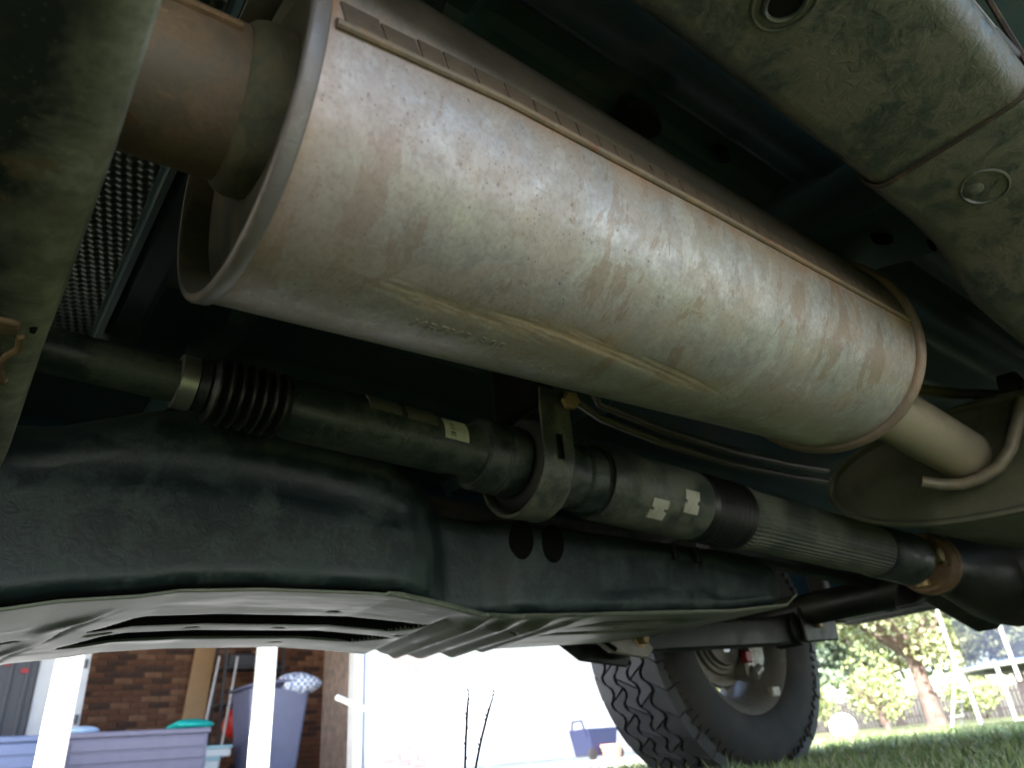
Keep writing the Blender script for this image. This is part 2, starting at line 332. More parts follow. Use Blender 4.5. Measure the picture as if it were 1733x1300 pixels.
def floor_h(x, y):
    z = .70
    t = max(0, 1 - abs(y-.66)/.2); z += .09*min(1, t*2)*(1 if x < 1.35 else max(0, 1-(x-1.35)/.3))    # tunnel
    for yc, w, h_ in ((.235, .025, -.014), (.30, .014, .010), (.36, .02, -.012), (1.02, .03, -.014)):
        z += h_*max(0, min(1, (w-abs(y-yc))/.008+.5))
    for xc, w, h_ in ((.235, .022, -.03), (-.06, .03, -.02), (.9, .03, -.025)):
        z += h_*max(0, min(1, (w-abs(x-xc))/.01+.5))
    return (x, y, z)
floor = MB().grid(floor_h, np.arange(-1.8, 2.9, .02), np.arange(-.06, 1.36, .01)).build('floor_pan', M['floor'], truck, 'dark teal-black underbody floor with stamped ribs', fix=False)
def plug(x, y, z, a, b, rot=0, name='hole_shade'):  # flat black disc standing in for the dark of an opening
    pts = [(x + a*cos(t)*cos(rot) - b*sin(t)*sin(rot), y + a*cos(t)*sin(rot) + b*sin(t)*cos(rot)) for t in np.linspace(0, 2*pi, 24, endpoint=False)]
    MB().prism(pts, 'z', z-.004, z+.01).build(name, M['hole'], floor, bevel=.0015)  # flat black disc painted in for the dark of an open hole
plug(.455, .312, .684, .027, .017); plug(.575, .298, .690, .009, .007)

# --- near frame rail: box section with a welded joint, then a deeper rear section
def rail_ring(x, y0, y1, z0, z1, r=.018):
    P = []
    for cy_, cz_, a in ((y1-r, z0+r, -pi/2), (y1-r, z1-r, 0), (y0+r, z1-r, pi/2), (y0+r, z0+r, pi)):
        P += [(x, cy_ + r*cos(a+pi/2*i/4), cz_ + r*sin(a+pi/2*i/4)) for i in range(5)]
    return [(a, b + .35*max(0, c-z0-r)*(b < (y0+y1)/2), c) for a, b, c in P]      # outer web leans inboard
secs = [(-.6, .034, .156, .500, .66), (.42, .034, .156, .500, .66), (.519, .036, .157, .4995, .66)]
rail = MB().loft([rail_ring(*s) for s in secs]).build('frame_rail', M['black_paint'], truck, 'black box frame rail caked with olive dust, near side')
xs2 = [(.5205, .0335, .1595, .4975), (.60, .034, .162, .499), (.655, .034, .166, .497), (.69, .034, .170, .488), (.715, .034, .173, .470), (.735, .034, .175, .461), (.80, .034, .178, .459), (.95, .034, .184, .458), (1.3, .03, .19, .50), (1.6, .0, .17, .62), (1.95, 0, .17, .70), (2.3, 0, .17, .68), (2.9, 0, .17, .60)]
rail2 = MB().loft([rail_ring(a, b, c, z, max(.66, z+.12)) for a, b, c, z in xs2]).build('rail_section', M['black_paint'], rail)
MB().tube([(.5195, y, z) for y, z in [(.034, .64), (.034, .53)] + [(.034+.018-.018*cos(a), .518-.018*sin(a)) for a in np.linspace(.1, pi/2, 5)] + [(.08, .4985), (.13, .4985)] + [(.141+.0185*sin(a), .518-.0195*cos(a)) for a in np.linspace(0, pi/2-.1, 5)] + [(.16, .56), (.16, .64)]], .0022, 6).build('weld_seam', M['seam'], rail)
def ring_disc(mb, x, y, z, r0_, r1_, h0, n=40, sx=1.):
    """raised annulus on a downward face"""
    R = []
    for rr, dz in ((r0_, .001), (r0_, -h0), ((r0_+r1_)/2, -h0*1.3), (r1_, -h0), (r1_, .001)):
        R.append([(x + rr*sx*cos(t), y + rr*sin(t), z + dz) for t in np.linspace(0, 2*pi, n, endpoint=False)])
    return mb.loft(R, caps=False)
HX, HY = .3125, .0985
ring_disc(MB(), HX, HY, .5002, .0180, .0200, .0014).build('hole_rim', M['black_paint'], rail)
ring_disc(MB(), HX, HY, .5004, .0105, .0135, .0030).build('hole_rim', M['cross_paint'], rail)
MB().lathe((HX, HY, .499), (0, 0, 1), [(0, .0108), (.002, .0108)], 32).build('hole', M['hole'], rail)  # flat black painted in for the shade inside the rail hole
# embossed oval plug on the rear section
EX, EY = .594, .101
R = []
for k, dz in ((1.0, .0008), (.97, -.0008), (.90, -.0012), (.80, .0012), (.5, .0016), (.02, .0016)):
    R.append([(EX + .026*k*cos(t)*1.0 + .006*k*sin(t), EY + .017*k*sin(t) - .004*k*cos(t), .4985+dz) for t in np.linspace(0, 2*pi, 40, endpoint=False)])
MB().loft(R, caps=False).build('oval_plug', M['black_paint'], rail)
MB().lathe((EX-.004, EY+.008, .4975), (0, 0, 1), [(0, .007), (.001, .0085), (.004, .009)], 24).build('plug_button', M['black_paint'], rail)
# sill flange outboard of the rail
MB().loft([[(x, .0375+a, .527+b) for a, b in ((0, 0), (-.003, .001), (.003, .022), (.007, .021))] for x in (.1, .475)]).build('web_flange', M['flange'], rail, bevel=.0008)
MB().tube([(.478, .0385, .533), (.56, .0385, .533), (.8, .0385, .533)], [.004, .006, .006], 12).build('loom_clip', M['rubber'], rail)

bmp = MB().prism([(2.9, .48), (3.08, .50), (3.10, .72), (2.9, .74)], 'y', -.28, 1.58).build('rear_bumper', M['black_paint'], truck, bevel=.02)
# far frame rail
MB().loft([rail_ring(x, 1.15, 1.26, z, z+.14) for x, z in ((-.6, .47), (1.2, .47), (1.55, .62), (2.3, .70), (2.9, .62))]).build('frame_rail', M['black_paint'], truck, 'dark frame rail beyond the fuel tank')

# --- crossmember, lower left, with a rusty pad
xr, zb = .0145, .378
cp = [(xr-.016, zb), (xr-.008, zb+.002), (xr-.002, zb+.007), (xr, zb+.015), (xr, zb+.034), (xr-.004, zb+.037), (-.16, zb+.037), (-.164, zb+.03), (-.164, zb+.012), (-.158, zb+.003), (-.15, zb)]
cm = MB().loft([[(x + wob, y, z) for x, z in cp] for y, wob in ((.05, -.002), (.2, 0), (.3, .002), (.45, .001), (.52, .0), (.7, .0005), (.9, -.002), (1.16, 0))]).build('crossmember', M['cross_worn_lit'], truck, 'dark green-black crossmember with a worn edge painted pale as caught light')
MB().box(-.075, -.001, .4625, .4785, zb-.0035, zb+.002).build('bracket_lip', M['rust'], cm, bevel=.002)
MB().box(-.075, -.008, .4795, .5450, zb-.001, zb+.002).build('bracket_pad', M['olive'], cm, bevel=.001)
MB().box(-.075, .001, .5455, .5535, zb-.003, zb+.002).build('bracket_lip', M['rust'], cm, bevel=.002)
MB().tube([(.0005, .480, zb-.0006), (.0015, .497, zb-.0012), (-.004, .510, zb-.0014), (-.006, .530, zb-.001), (-.003, .546, zb-.0008)], .0024, 8).build('weld_bead', M['rust'], cm)
MB().lathe((.006, .4705, zb-.0015), (0, 0, 1), [(0, .0016), (.004, .0022)], 12).build('pin_hole_shade', M['hole'], cm)

# --- embossed heat shield over the tunnel edge
MB().grid(lambda x, y: (x, y, .622 + .10*max(0, .52-y) + .0014*sin((x+.55*y)*2*pi/.0135)*sin((y-.55*x)*2*pi/.0155)), np.arange(-.10, .068, .0014), np.arange(.28, .92, .0016)).build(
    'heat_shield', M['shield'], truck, 'embossed silver heat shield with a dimpled weave', fix=False)
MB().box(.072, .078, .26, .92, .60, .66).build('shield_edge', M['floor'], floor)
MB().box(.085, .125, .30, 1.0, .64, .69).build('floor_brace', M['floor'], floor, bevel=.008)

# --- arched bracket between rail and floor
R = []
for y, z in ((.158, .60), (.19, .598), (.23, .603), (.28, .618), (.34, .645), (.42, .67), (.55, .68)):
    R.append([(.70+a, y, z+b) for a, b in ((0, .012), (.012, 0), (.12, 0), (.135, .012), (.135, .10), (0, .10))])
br = MB().loft(R).build('body_bracket', M['floor'], truck, bevel=.004)
plug(.742, .232, .601, .014, .007, -.3, 'slot'); plug(.80, .205, .597, .010, .003, .1, 'slot')  # black discs painted in for the dark of open slots

# --- muffler
P1 = np.array([.08, .33, .475]); P2 = np.array([.765, .363, .528]); MA, MBb, PH = .110, .135, -.647
def msurf(s, t, d=0., dent=True):
    c = P1 + (P2-P1)*s; u = (MA+d)*cos(t); v = (MBb+d)*sin(t)
    return (c[0], c[1] + u*cos(PH) - v*sin(PH), c[2] + u*sin(PH) + v*cos(PH))
tdeg = np.concatenate([np.arange(0, 270, 2.5), np.arange(270, 316, .55), np.arange(316, 360, 2.5)]); sv = np.linspace(0, 1, 430)
def path_t(s): return np.interp(s, [.08, .11, .20, .28, .36, .46, .56, .62], [291.5, 292, 293, 289.5, 290, 294.5, 293.5, 296])
S_, T_ = np.meshgrid(sv, tdeg, indexing='ij')
scr = np.zeros_like(S_); L = .685; arcdeg = .00214
def stroke(s0, s1, t0, t1, bow, w, amp):
    k = (S_-s0)/(s1-s0); tt = t0 + (t1-t0)*k + bow*np.sin(np.clip(k, 0, 1)*pi)
    d_ = np.abs(T_-tt)*arcdeg; f = np.clip((k+.0)*12, 0, 1)*np.clip((1-k)*6, 0, 1)
    np.maximum(scr, np.where((k > 0) & (k < 1), np.exp(-(d_/w)**2)*f*amp, 0), out=scr)
stroke(.21, .47, 289.5, 296.3, -1.3, .0011, 1.0); stroke(.23, .40, 289.3, 293, -1.2, .0008, .8); stroke(.33, .55, 289.5, 297, -1.0, .0010, .95); stroke(.42, .57, 289.0, 294.5, -.6, .0010, .9)
stroke(.44, .60, 290.5, 296, -.3, .0007, .75); stroke(.105, .20, 291.0, 293.5, -.4, .0011, .85); stroke(.31, .37, 286.5, 289.3, -.3, .0007, .7)
for i in range(110):
    s0 = random.uniform(.10, .55); ln = random.uniform(.015, .07); t0 = float(path_t(s0)) + random.gauss(.6, 1.5)
    stroke(s0, s0+ln, t0, t0 + ln*random.uniform(18, 55), random.uniform(-.5, .1), random.uniform(.0004, .0007), random.uniform(.25, .75))
for i in range(40):   # fine random handling scratches elsewhere
    s0 = random.uniform(.02, .95); ln = random.uniform(.01, .05); t0 = random.uniform(272, 314)
    stroke(s0, s0+ln, t0, t0+random.uniform(-4, 4), random.uniform(-.5, .5), .0004, random.uniform(.12, .35))
smear = np.exp(-((T_-path_t(S_)-.4)*arcdeg/.010)**2)*np.clip((S_-.09)*14, 0, 1)*np.clip((.62-S_)*9, 0, 1)
smear = np.maximum(smear*.75, .5*np.exp(-((T_-286)*arcdeg/.012)**2)*np.exp(-((S_-.12)/.05)**2))
dent = -.0009*smear - .0005*scr
rl = .75*np.exp(-np.abs(T_-226)*arcdeg/.006) + .6*np.exp(-(S_)*L/.006) + .35*np.exp(-(1-S_)*L/.010)*np.exp(-((T_-290)/30)**2)
V = np.empty(S_.shape + (3,)); tr = np.radians(T_)
cx_ = P1[None, None, :] + (P2-P1)[None, None, :]*S_[..., None]
u_ = (MA+dent)*np.cos(tr); v_ = (MBb+dent)*np.sin(tr)
V[..., 0] = cx_[..., 0]; V[..., 1] = cx_[..., 1] + u_*cos(PH) - v_*sin(PH); V[..., 2] = cx_[..., 2] + u_*sin(PH) + v_*cos(PH)
ns, nt_ = S_.shape; ii, jj = np.meshgrid(np.arange(ns-1), np.arange(nt_), indexing='ij'); kk = (jj+1) % nt_
F = np.stack([ii*nt_+jj, (ii+1)*nt_+jj, (ii+1)*nt_+kk, ii*nt_+kk], -1).reshape(-1, 4)
mc = tuple((P1+P2)/2)
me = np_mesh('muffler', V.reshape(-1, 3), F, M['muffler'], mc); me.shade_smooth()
for nm, arr in (('scrape', scr), ('smear', smear), ('topshade', np.clip((224-T_)/8, 0, 1)*np.clip((T_-100)/30, 0, 1)), ('rustline', np.clip(rl, 0, 1))):
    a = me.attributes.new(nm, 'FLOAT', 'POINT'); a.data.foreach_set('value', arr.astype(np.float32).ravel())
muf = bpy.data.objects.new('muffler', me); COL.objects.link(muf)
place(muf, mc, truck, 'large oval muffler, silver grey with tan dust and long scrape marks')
TS = np.linspace(0, 2*pi, 120, endpoint=False)
def oval_loft(prof, x_of):
    return MB().loft([[msurf(x_of(a), t, d_) for t in TS] for a, d_ in prof], caps=False)
fx = lambda dx: dx/L
# front flange: rolled band, recessed end cap
oval_loft([(.003, -.001), (.003, .0006), (.0018, .0020), (-.0045, .0022), (-.0062, .0012), (-.0068, -.0008), (-.0064, -.003)], fx).build('front_flange', M['flange'], muf, sharp=50)
oval_loft([(-.0064, -.003), (-.004, -.0045), (.012, -.007), (.016, -.016)], fx).build('flange_inner', M['capsteel'], muf, sharp=50)
oval_loft([(.016, -.0155), (.014, -.03), (.008, -.06), (.008, -.108)], fx).build('end_cap', M['capsteel'], muf)
oval_loft([(-.004, -.001), (-.004, .003), (-.002, .0062), (.002, .0075), (.006, .0070), (.009, .004), (.010, 0), (.010, -.005), (.005, -.010)], lambda dx: 1 + dx/L).build('rear_flange', M['rustflange'], muf, sharp=60)
oval_loft([(.004, -.0095), (.004, -.05), (.004, -.108)], lambda dx: 1 + dx/L).build('end_cap', M['olive'], muf)
# lock seam and the crimped lap above it
tse = lambda s: radians(np.interp(s, [0, .16, .45, 1], [231.5, 226.5, 224.5, 223.2]))
MB().tube([msurf(s, tse(s), .0012) for s in np.linspace(.008, .988, 60)], .0026, 10).build('lock_seam', M['pipe'], muf)
xt = .010; i = 0
while xt < L-.016:
    w = .020*random.uniform(.8, 1.15)
    s0, s1 = xt/L, min(.985, (xt+w)/L); sl_ = -.004/L
    lo, hi = -1.6, -7.2+random.uniform(-.5, .5)
    pts = []
    for s, tt in ((s0+.0006/L, lo), (s1-.0006/L, lo), (s1-.0006/L+sl_, hi), (s0+.0006/L+sl_, hi)):
        pts.append((s, tse(max(0, s))+radians(tt)))
    top = [msurf(s, t, .0012) for s, t in pts]; bot = [msurf(s, t, -.0006) for s, t in pts]
    MB().loft([bot, top]).build('crimp_tab', M['lap'], muf, bevel=.0004, seg=1); xt += w
# stamped marks
def stamp(txt, s0, tdeg0, size, dsc):
    cu = bpy.data.curves.new('stamp', 'FONT'); cu.body = txt; cu.size = size; cu.extrude = 0; cu.offset = 0; cu.resolution_u = 3; cu.space_character = 1.25
    ob = bpy.data.objects.new('stamp', cu); COL.objects.link(ob)
    dg = bpy.context.evaluated_depsgraph_get(); me0 = ob.evaluated_get(dg).to_mesh()
    v = [tuple(p.co) for p in me0.vertices]; ed = [tuple(p.vertices) for p in me0.polygons]; ob.to_mesh_clear(); bpy.data.objects.remove(ob)
    mb = MB()
    for p in ed:
        a = [msurf(s0 + v[k][0]/L, radians(tdeg0 - v[k][1]/arcdeg), .0005) for k in p]; b = [msurf(s0 + v[k][0]/L, radians(tdeg0 - v[k][1]/arcdeg), -.001) for k in p]
        mb.loft([b, a])
    mb.build('stamped_mark', M['muffler'], muf, dsc)
stamp('XB7X0 300', .155, 305.6, .0125, 'stamped part number XB7X0 300')
for k in range(5):
    s = .292 + k*.0165; MB().tube([msurf(s+j*.0035, radians(310.8+1.0*k*.25 + .35*sin(j*2.1+k)), -.0004) for j in range(4)], [.0004, .0011, .0009, .0003], 6).build('stamped_dash', M['muffler'], muf)

# --- inlet pipe and collar, tailpipe
ax = Vector((-1, .035, -.035)).normalized(); pc = Vector((.095, .320, .474))
inlet = MB().tube([pc, pc+ax*.06, pc+ax*.18, pc+ax*.4+Vector((0, .02, -.005)), pc+ax*.7+Vector((0, .1, .02))], .046, 40).build('inlet_pipe', M['pipe'], truck, 'rust-brown exhaust pipe entering the muffler')
MB().lathe(pc+ax*-.004, ax, [(0, .0475), (.002, .0515), (.010, .0525), (.024, .0520), (.029, .0500), (.032, .0470), (.032, .044)], 48, caps=False, flute=lambda j, w=[random.uniform(.985, 1.012) for _ in range(48)]: w[j]).build('collar', M['collar'], inlet)
MB().tube([pc+ax*q+Vector((0, -.0455, .011)) for q in (.036, .1, .2, .3)], [.0028]*4, 8).build('weld_line', M['rust'], inlet)
tp = [(.755, .365, .508), (.82, .366, .502), (.95, .369, .490), (1.06, .370, .478), (1.16, .370, .466)]
tail = MB().tube(tp, .0385, 40).build('tailpipe', M['tail'], truck, 'dusty tailpipe between the two silencers')
# rear silencer: an oval can standing behind the tailpipe
def can(x, d_, y0=.362, z0=.455, a=.238, b=.083, tl=-.11):
    out = []
    for t in np.linspace(0, 2*pi, 90, endpoint=False):
        c, s = cos(t), sin(t); uu = (a+d_)*math.copysign(abs(c)**.95, c); vv = (b+d_)*math.copysign(abs(s)**.95, s)
        out.append((x + (uu*.10), y0 + uu*cos(-tl) - vv*sin(-tl), z0 + uu*sin(-tl) + vv*cos(-tl)))
    return out
res = MB().loft([can(1.165, -.006), can(1.60, -.006)], caps=False).build('rear_silencer', M['olive'], truck, 'big olive-brown oval silencer can beside the rear axle')
MB().loft([can(1.172, -.006), can(1.172, .003), can(1.165, .005), can(1.157, .003), can(1.156, -.002), can(1.160, -.006), can(1.166, -.008)], caps=False).build('can_rim', M['olive'], res)
MB().loft([can(1.166, -.0075), can(1.168, -.02), can(1.164, -.05), can(1.162, -.065)], caps=True).build('can_face', M['olive'], res)
MB().tube([(1.10, .418, .432), (1.12, .400, .424), (1.13, .375, .418), (1.135, .350, .420), (1.14, .325, .430), (1.145, .305, .450), (1.15, .285, .485), (1.16, .27, .52)], [.0085, .009, .009, .009, .009, .009, .009, .009], 12).build('hanger_rod', M['wheel_metal'], tail)
MB().lathe((1.20, .27, .545), (0, 1, 0), [(0, .018), (.003, .028), (.025, .03), (.028, .018)], 24, caps=False).build('hanger_rubber', M['rubber'], tail)
MB().cyl((1.20, .265, .545), (1.20, .31, .545), .009, 12).build('hanger_pin', M['wheel_metal'], tail)
MB().tube([(1.02, .42, .575), (1.2, .36, .575), (1.4, .28, .58)], .009, 10).build('brake_pipe', M['line'], truck)

# --- driveshaft
SH0 = Vector((0, .65, .462)); SHD = Vector((1, 0, -.034)).normalized()
def shaft(prof, seg=40, flute=None): return MB().lathe(SH0, SHD, prof, seg, flute=flute)
ds = shaft([(.655, .0505), (.66, .0515), (.70, .0515), (.703, .0505), (.708, .0518), (.713, .0505), (.716, .0515), (.850, .0515), (.856, .049), (.858, .04)], 56).build('driveshaft', M['shaft_dusty'], truck, 'grey-green two-piece driveshaft with rubber boots and balance weights')
shaft([(-.7, .0205), (.128, .0205)], 32).build('front_shaft', M['shaft_paint'], ds)
shaft([(.126, .0225), (.127, .026), (.142, .026), (.143, .0225)], 32).build('hose_clamp', M['silver'], ds)
pr = [(.1435, .025), (.152, .028)]
for k in range(7): pr += [(.154+k*.0108, .0265), (.1585+k*.0108, .0335), (.1605+k*.0108, .0335)]
shaft(pr + [(.232, .028)], 40).build('front_boot', M['bellows'], ds)
shaft([(.231, .029), (.24, .0325), (.425, .0325), (.438, .030), (.452, .031), (.466, .040)], 48).build('tube', M['shaft_paint'], ds)
shaft([(.462, .041), (.465, .0435), (.490, .0445), (.492, .043), (.495, .043), (.497, .0445), (.520, .0445), (.526, .041), (.528, .03)], 56).build('joint_ring', M['shaft_paint'], ds)
shaft([(.527, .030), (.529, .052), (.534, .058), (.570, .058), (.576, .052), (.578, .03)], 48).build('bearing_rubber', M['rubber'], ds)
shaft([(.577, .03), (.580, .047), (.600, .047), (.606, .040), (.622, .040), (.626, .044), (.650, .044), (.652, .048)], 48).build('yoke_sleeve', M['shaft_paint'], ds)
pr = [(.857, .047), (.868, .0495)]
for k in range(8): pr += [(.870+k*.0112, .0465), (.8745+k*.0112, .0525), (.877+k*.0112, .0525)]
shaft(pr + [(.962, .048)], 48).build('rear_boot', M['bellows'], ds)
shaft([(.960, .050), (.972, .0515), (.985, .0485), (1.385, .0475)], 176, flute=lambda j: 1 - .022*(1 if (j % 4) in (1, 2) else 0)).build('fluted_tube', M['shaft_dusty'], ds, sharp=20)
shaft([(1.384, .0485), (1.39, .0505), (1.50, .0505), (1.515, .052), (1.522, .050), (1.526, .035)], 48).build('collar', M['shaft_paint'], ds)
uj = shaft([(1.52, .034), (1.575, .030)], 32).build('universal_joint', M['rust'], ds)
MB().add([], []); W_ = SH0 + SHD*1.55
MB().cyl(W_+Vector((0, -.052, 0)), W_+Vector((0, .052, 0)), .013, 20).cyl(W_+Vector((0, 0, -.052)), W_+Vector((0, 0, .052)), .013, 20).build('cross_pin', M['bolt'], ds)
for sgn in (-1, 1):
    MB().prism([(1.515, .405), (1.565, .395), (1.572, .41), (1.565, .425), (1.515, .415)], 'y', .65+sgn*.040-.006, .65+sgn*.040+.006).build('yoke_ear', M['shaft_dusty'], ds, bevel=.002)
shaft([(1.572, .02), (1.574, .058), (1.590, .062), (1.594, .060), (1.597, .063), (1.612, .063), (1.618, .058), (1.622, .05)], 48).build('flange', M['rust'], ds)
for k in range(6):
    a = k*pi/3+.3; p = SH0 + SHD*1.568 + Vector((0, cos(a)*.048, sin(a)*.048)); MB().lathe(p, SHD, [(0, .006), (.01, .006)], 6).build('flange_bolt', M['bolt'], ds)
def patch(x0, x1, a0, a1, r, th, nm, mat, par, notch=0., lab=None):
    rings = []; n = 9
    xs = [x0, x0+(x1-x0)*.33, x0+(x1-x0)*.33, x0+(x1-x0)*.67, x0+(x1-x0)*.67, x1] if notch else [x0, x1]
    def P(x, a, rr): return tuple(SH0 + SHD*x + Vector((0, cos(radians(a))*rr, sin(radians(a))*rr)))
    mb = MB(); na = 12
    for lo, hi in [(i/na, (i+1)/na) for i in range(na)]:
        mid = (lo+hi)/2; ins = notch if .38 < mid < .62 else 0
        A0, A1 = a0+(a1-a0)*lo, a0+(a1-a0)*hi; X0, X1 = x0+ins, x1-ins
        mb.loft([[P(X0, A0, r), P(X1, A0, r), P(X1, A1, r), P(X0, A1, r)], [P(X0, A0, r+th), P(X1, A0, r+th), P(X1, A1, r+th), P(X0, A1, r+th)]])
    return mb.build(nm, mat, par, lab)
patch(.312, .350, 128, 168, .0322, .0022, 'balance_weight', M['dark_weight'], ds)
patch(.358, .396, 130, 170, .0322, .0022, 'balance_weight', M['dark_weight'], ds)
patch(.405, .437, 139, 190, .0324, .0006, 'paper_tag', M['white_tag'], ds, lab='small white paper tag with grey print')
for a0, a1, x0, x1 in ((174, 178, .4125, .419), (180, 182, .412, .420), (166, 168, .4125, .4185), (160, 162, .4125, .4185), (154, 156, .4125, .4185)):
    patch(x0, x1, a0, a1, .0329, .0003, 'print_line', M['ink'], ds)
patch(.724, .755, 208, 240, .0513, .0022, 'balance_weight', M['weight'], ds, .006, 'pale notched balance weight')
patch(.786, .815, 184, 219, .0513, .0022, 'balance_weight', M['weight'], ds, .004, 'pale notched balance weight')
# centre bearing strap
cpt = SH0 + SHD*.552; rs = .064
pathyz = [(cpt.y-rs+.004, .525), (cpt.y-rs, .50), (cpt.y-rs, .47)] + [(cpt.y + rs*cos(a), cpt.z-.002 + rs*sin(a)) for a in np.linspace(pi, 2*pi, 26)] + [(cpt.y+rs, .47), (cpt.y+rs, .525)]
PP = [Vector((0, a, b)) for a, b in pathyz]; dist = [0]
for a, b in zip(PP, PP[1:]): dist.append(dist[-1] + (b-a).length)
uu = np.linspace(0, dist[-1], 90); ww = np.linspace(-.024, .024, 13); mb = MB()
vid = {}
for i, u in enumerate(uu):
    y = float(np.interp(u, dist, [p.y for p in PP])); z = float(np.interp(u, dist, [p.z for p in PP]))
    for j, w in enumerate(ww): vid[i, j] = len(mb.v); mb.v.append((.545 + w*(1 if u > .03 else .75+8*u*.25/.24), y, z))
for i in range(len(uu)-1):
    for j in range(len(ww)-1):
        if .060 < uu[i] < .095 and 4 < j < 8: continue
        mb.f.append((vid[i, j], vid[i, j+1], vid[i+1, j+1], vid[i+1, j]))
st = mb.build('bearing_strap', M['strap'], truck, 'bent steel strap with a slot holding the shaft bearing', solid=.004, bevel=.0008)
MB().lathe((.562, .577, .506), (-.25, -1, -.25), [(0, .011), (.007, .0125), (.010, .011), (.0102, .004)], 6).build('strap_bolt', M['bolt'], st)
MB().prism([(.548, .523), (.575, .523), (.578, .58), (.578, .80), (.55, .80), (.547, .58)], 'y', .61, .72).build('bearing_mount', M['hole'], truck, bevel=.012)
# brake lines
for nm, z0, y0 in (('brake_line', .605, .75), ('brake_line', .632, .75)):
    MB().tube([(.70+(z0-.605)*2.5, y0-.02, z0+.018), (.8, y0, z0+.002), (.95, y0, z0-.014), (1.15, y0, z0-.020), (1.35, y0, z0-.012), (1.5, y0, z0)], .0065, 10).build(nm, M['line'], truck, 'thin brown brake line curving over the driveshaft')

# --- fuel tank and skid plate
def skz(x): return float(np.interp(x, [-.3, .04, .08, .145, .18, .26, .42, .50, .575, .77, 1.12, 1.30, 1.36], [.262, .266, .275, .283, .290, .296, .300, .296, .290, .300, .320, .340, .372]))
def near_y(x): return float(np.interp(x, [-.3, .40, .44, .47, .495, .53, .60, .635, 1.25, 1.36], [.748, .749, .755, .770, .795, .828, .828, .806, .806, .835]))
def top_z(x): return float(np.interp(x, [-.3, .05, .14, .26, .40, .46, .50, .56, .9, 1.2, 1.34, 1.37], [.40, .45, .49, .505, .50, .475, .445, .436, .438, .438, .43, .40]))
R = []
for x in np.concatenate([np.linspace(-.3, .4, 50), np.linspace(.41, .6, 24), np.linspace(.62, 1.3, 40), np.linspace(1.305, 1.365, 8)]):
    y0, y1, z0, z1 = near_y(x), 1.12, skz(x)+.006, top_z(x)
    endk = max(0, (x-1.30)/.065); y0 += .03*endk*endk; z0 += .0*endk
    r = .05 if x < .45 else .03
    ring = []
    for cy_, cz_, a, rr in ((y1-.03, z0+.03, -pi/2, .03), (y1-.03, z1-.03, 0, .03), (y0+r, z1-r, pi/2, r), (y0+.014, z0+.014, pi, .014)):
        ring += [(x, cy_ + rr*cos(a+pi/2*i/5), cz_ + rr*sin(a+pi/2*i/5)) for i in range(6)]
    # long shallow side ribs
    ring2 = ring[:18]; zt, zbm = z1-r, z0+.014
    for i in range(1, 24):                      # the near wall, with pressed bands
        z_ = zt + (zbm-zt)*i/24; off = 0
        for za, wd, dp, xa, xb in ((.448, .012, .0035, .06, .43), (.402, .014, .0035, .02, .45), (.372, .034, .003, .80, 1.22)):
            k1 = max(0, min(1, (wd - abs(z_ - za - .02*sin((x-xa)/(xb-xa)*pi) + .012))/.014 + .5)); k2 = max(0, min(1, (x-xa)/.03))*max(0, min(1, (xb-x)/.03)); off += dp*k1*k2
        ring2.append((x, y0+off, z_))
    R.append(ring2 + ring[18:] + [(x, y0+.03, z0), (x, y0+.034, z0+.04), (x, y1-.06, z0+.04), (x, y1-.055, z0)])
tank = MB().loft(R).build('fuel_tank', M['tank_side'], truck, 'long black fuel tank shell with rounded shoulder', sharp=60)
for x in (.655, .715):
    MB().loft([[(x + .022*k*cos(t) + .004*k*sin(t), .8062 + dy, .402 + .030*k*sin(t)) for t in np.linspace(0, 2*pi, 28, endpoint=False)] for k, dy in ((1.0, .003), (1.0, -.0004), (.05, -.0004))], caps=True).build('dimple_shade', M['hole'], tank)  # black ovals painted in for the shade inside pressed recesses
for x in (.985, 1.045):
    MB().box(x, x+.012, .7975, .806, .40, .428).build('tank_clip', M['rubber'], tank, bevel=.002)
def slot(x, y, x0, x1, yc, w, d_, e=.006):
    fy = max(0, min(1, (w-abs(y-yc))/.004+.5)); sk = x0 + (yc-y)*.6
    return d_*fy*max(0, min(1, (x-sk)/e))*max(0, min(1, (x1+(yc-y)*.6-x)/(e*3)))
def sk_h(x, v):
    k_ = max(0., min(1., (x-.36)/.28)); y0_ = .753 + .051*k_*k_*(3-2*k_); y = max(y0_, v)
    z = skz(x)
    z += slot(x, y, .150, .530, .915, .029, .026) + slot(x, y, .135, .520, 1.018, .029, .026)
    z += slot(x, y, .845, 1.12, .885, .024, .012, .02) + slot(x, y, .83, 1.10, .975, .016, .012, .02)
    fd_ = max(0, min(1, (y-.80)/.06))
    for c0, w, h_ in ((.565, .012, .008), (.605, .010, -.008), (.655, .022, -.010), (.72, .020, -.011), (.785, .012, -.005)):
        z += fd_*h_*math.exp(-(((x-.12*(y-.96))-c0)/w)**2)
    z += -.004*fd_*math.exp(-((x-.085+.25*(y-.96)-.01*sin(y*40))/.012)**2) + .003*fd_*math.exp(-((x-.102+.25*(y-.96))/.004)**2)     # dented fold
    for hx, hy, rx in ((.385, .855, .010), (.25, .967, .010), (.545, .967, .012), (.06, .955, .012), (.36, .967, .009), (.148, .967, .016), (.40, 1.085, .010), (.70, .90, .008), (.95, .93, .008)):
        z += .012*max(0, min(1, (1-hypot((x-hx)/rx, (y-hy)/(rx*.55)))*3))
    z += .0004*sin(x*9+y*14)
    edge = max(0, (y-1.10)/.02); z += -.0*edge
    return (x, y, z)
sk_o = MB().grid(sk_h, np.arange(-.3, 1.345, .0036), np.arange(.753, 1.137, .0034)).build('skid_plate', M['skid'], truck, 'pale scuffed skid plate under the fuel tank with long slots', fix=False, solid=.003)
sk_o.modifiers['thick'].offset = 1.0
sk_o.data.materials.append(M['hole'])
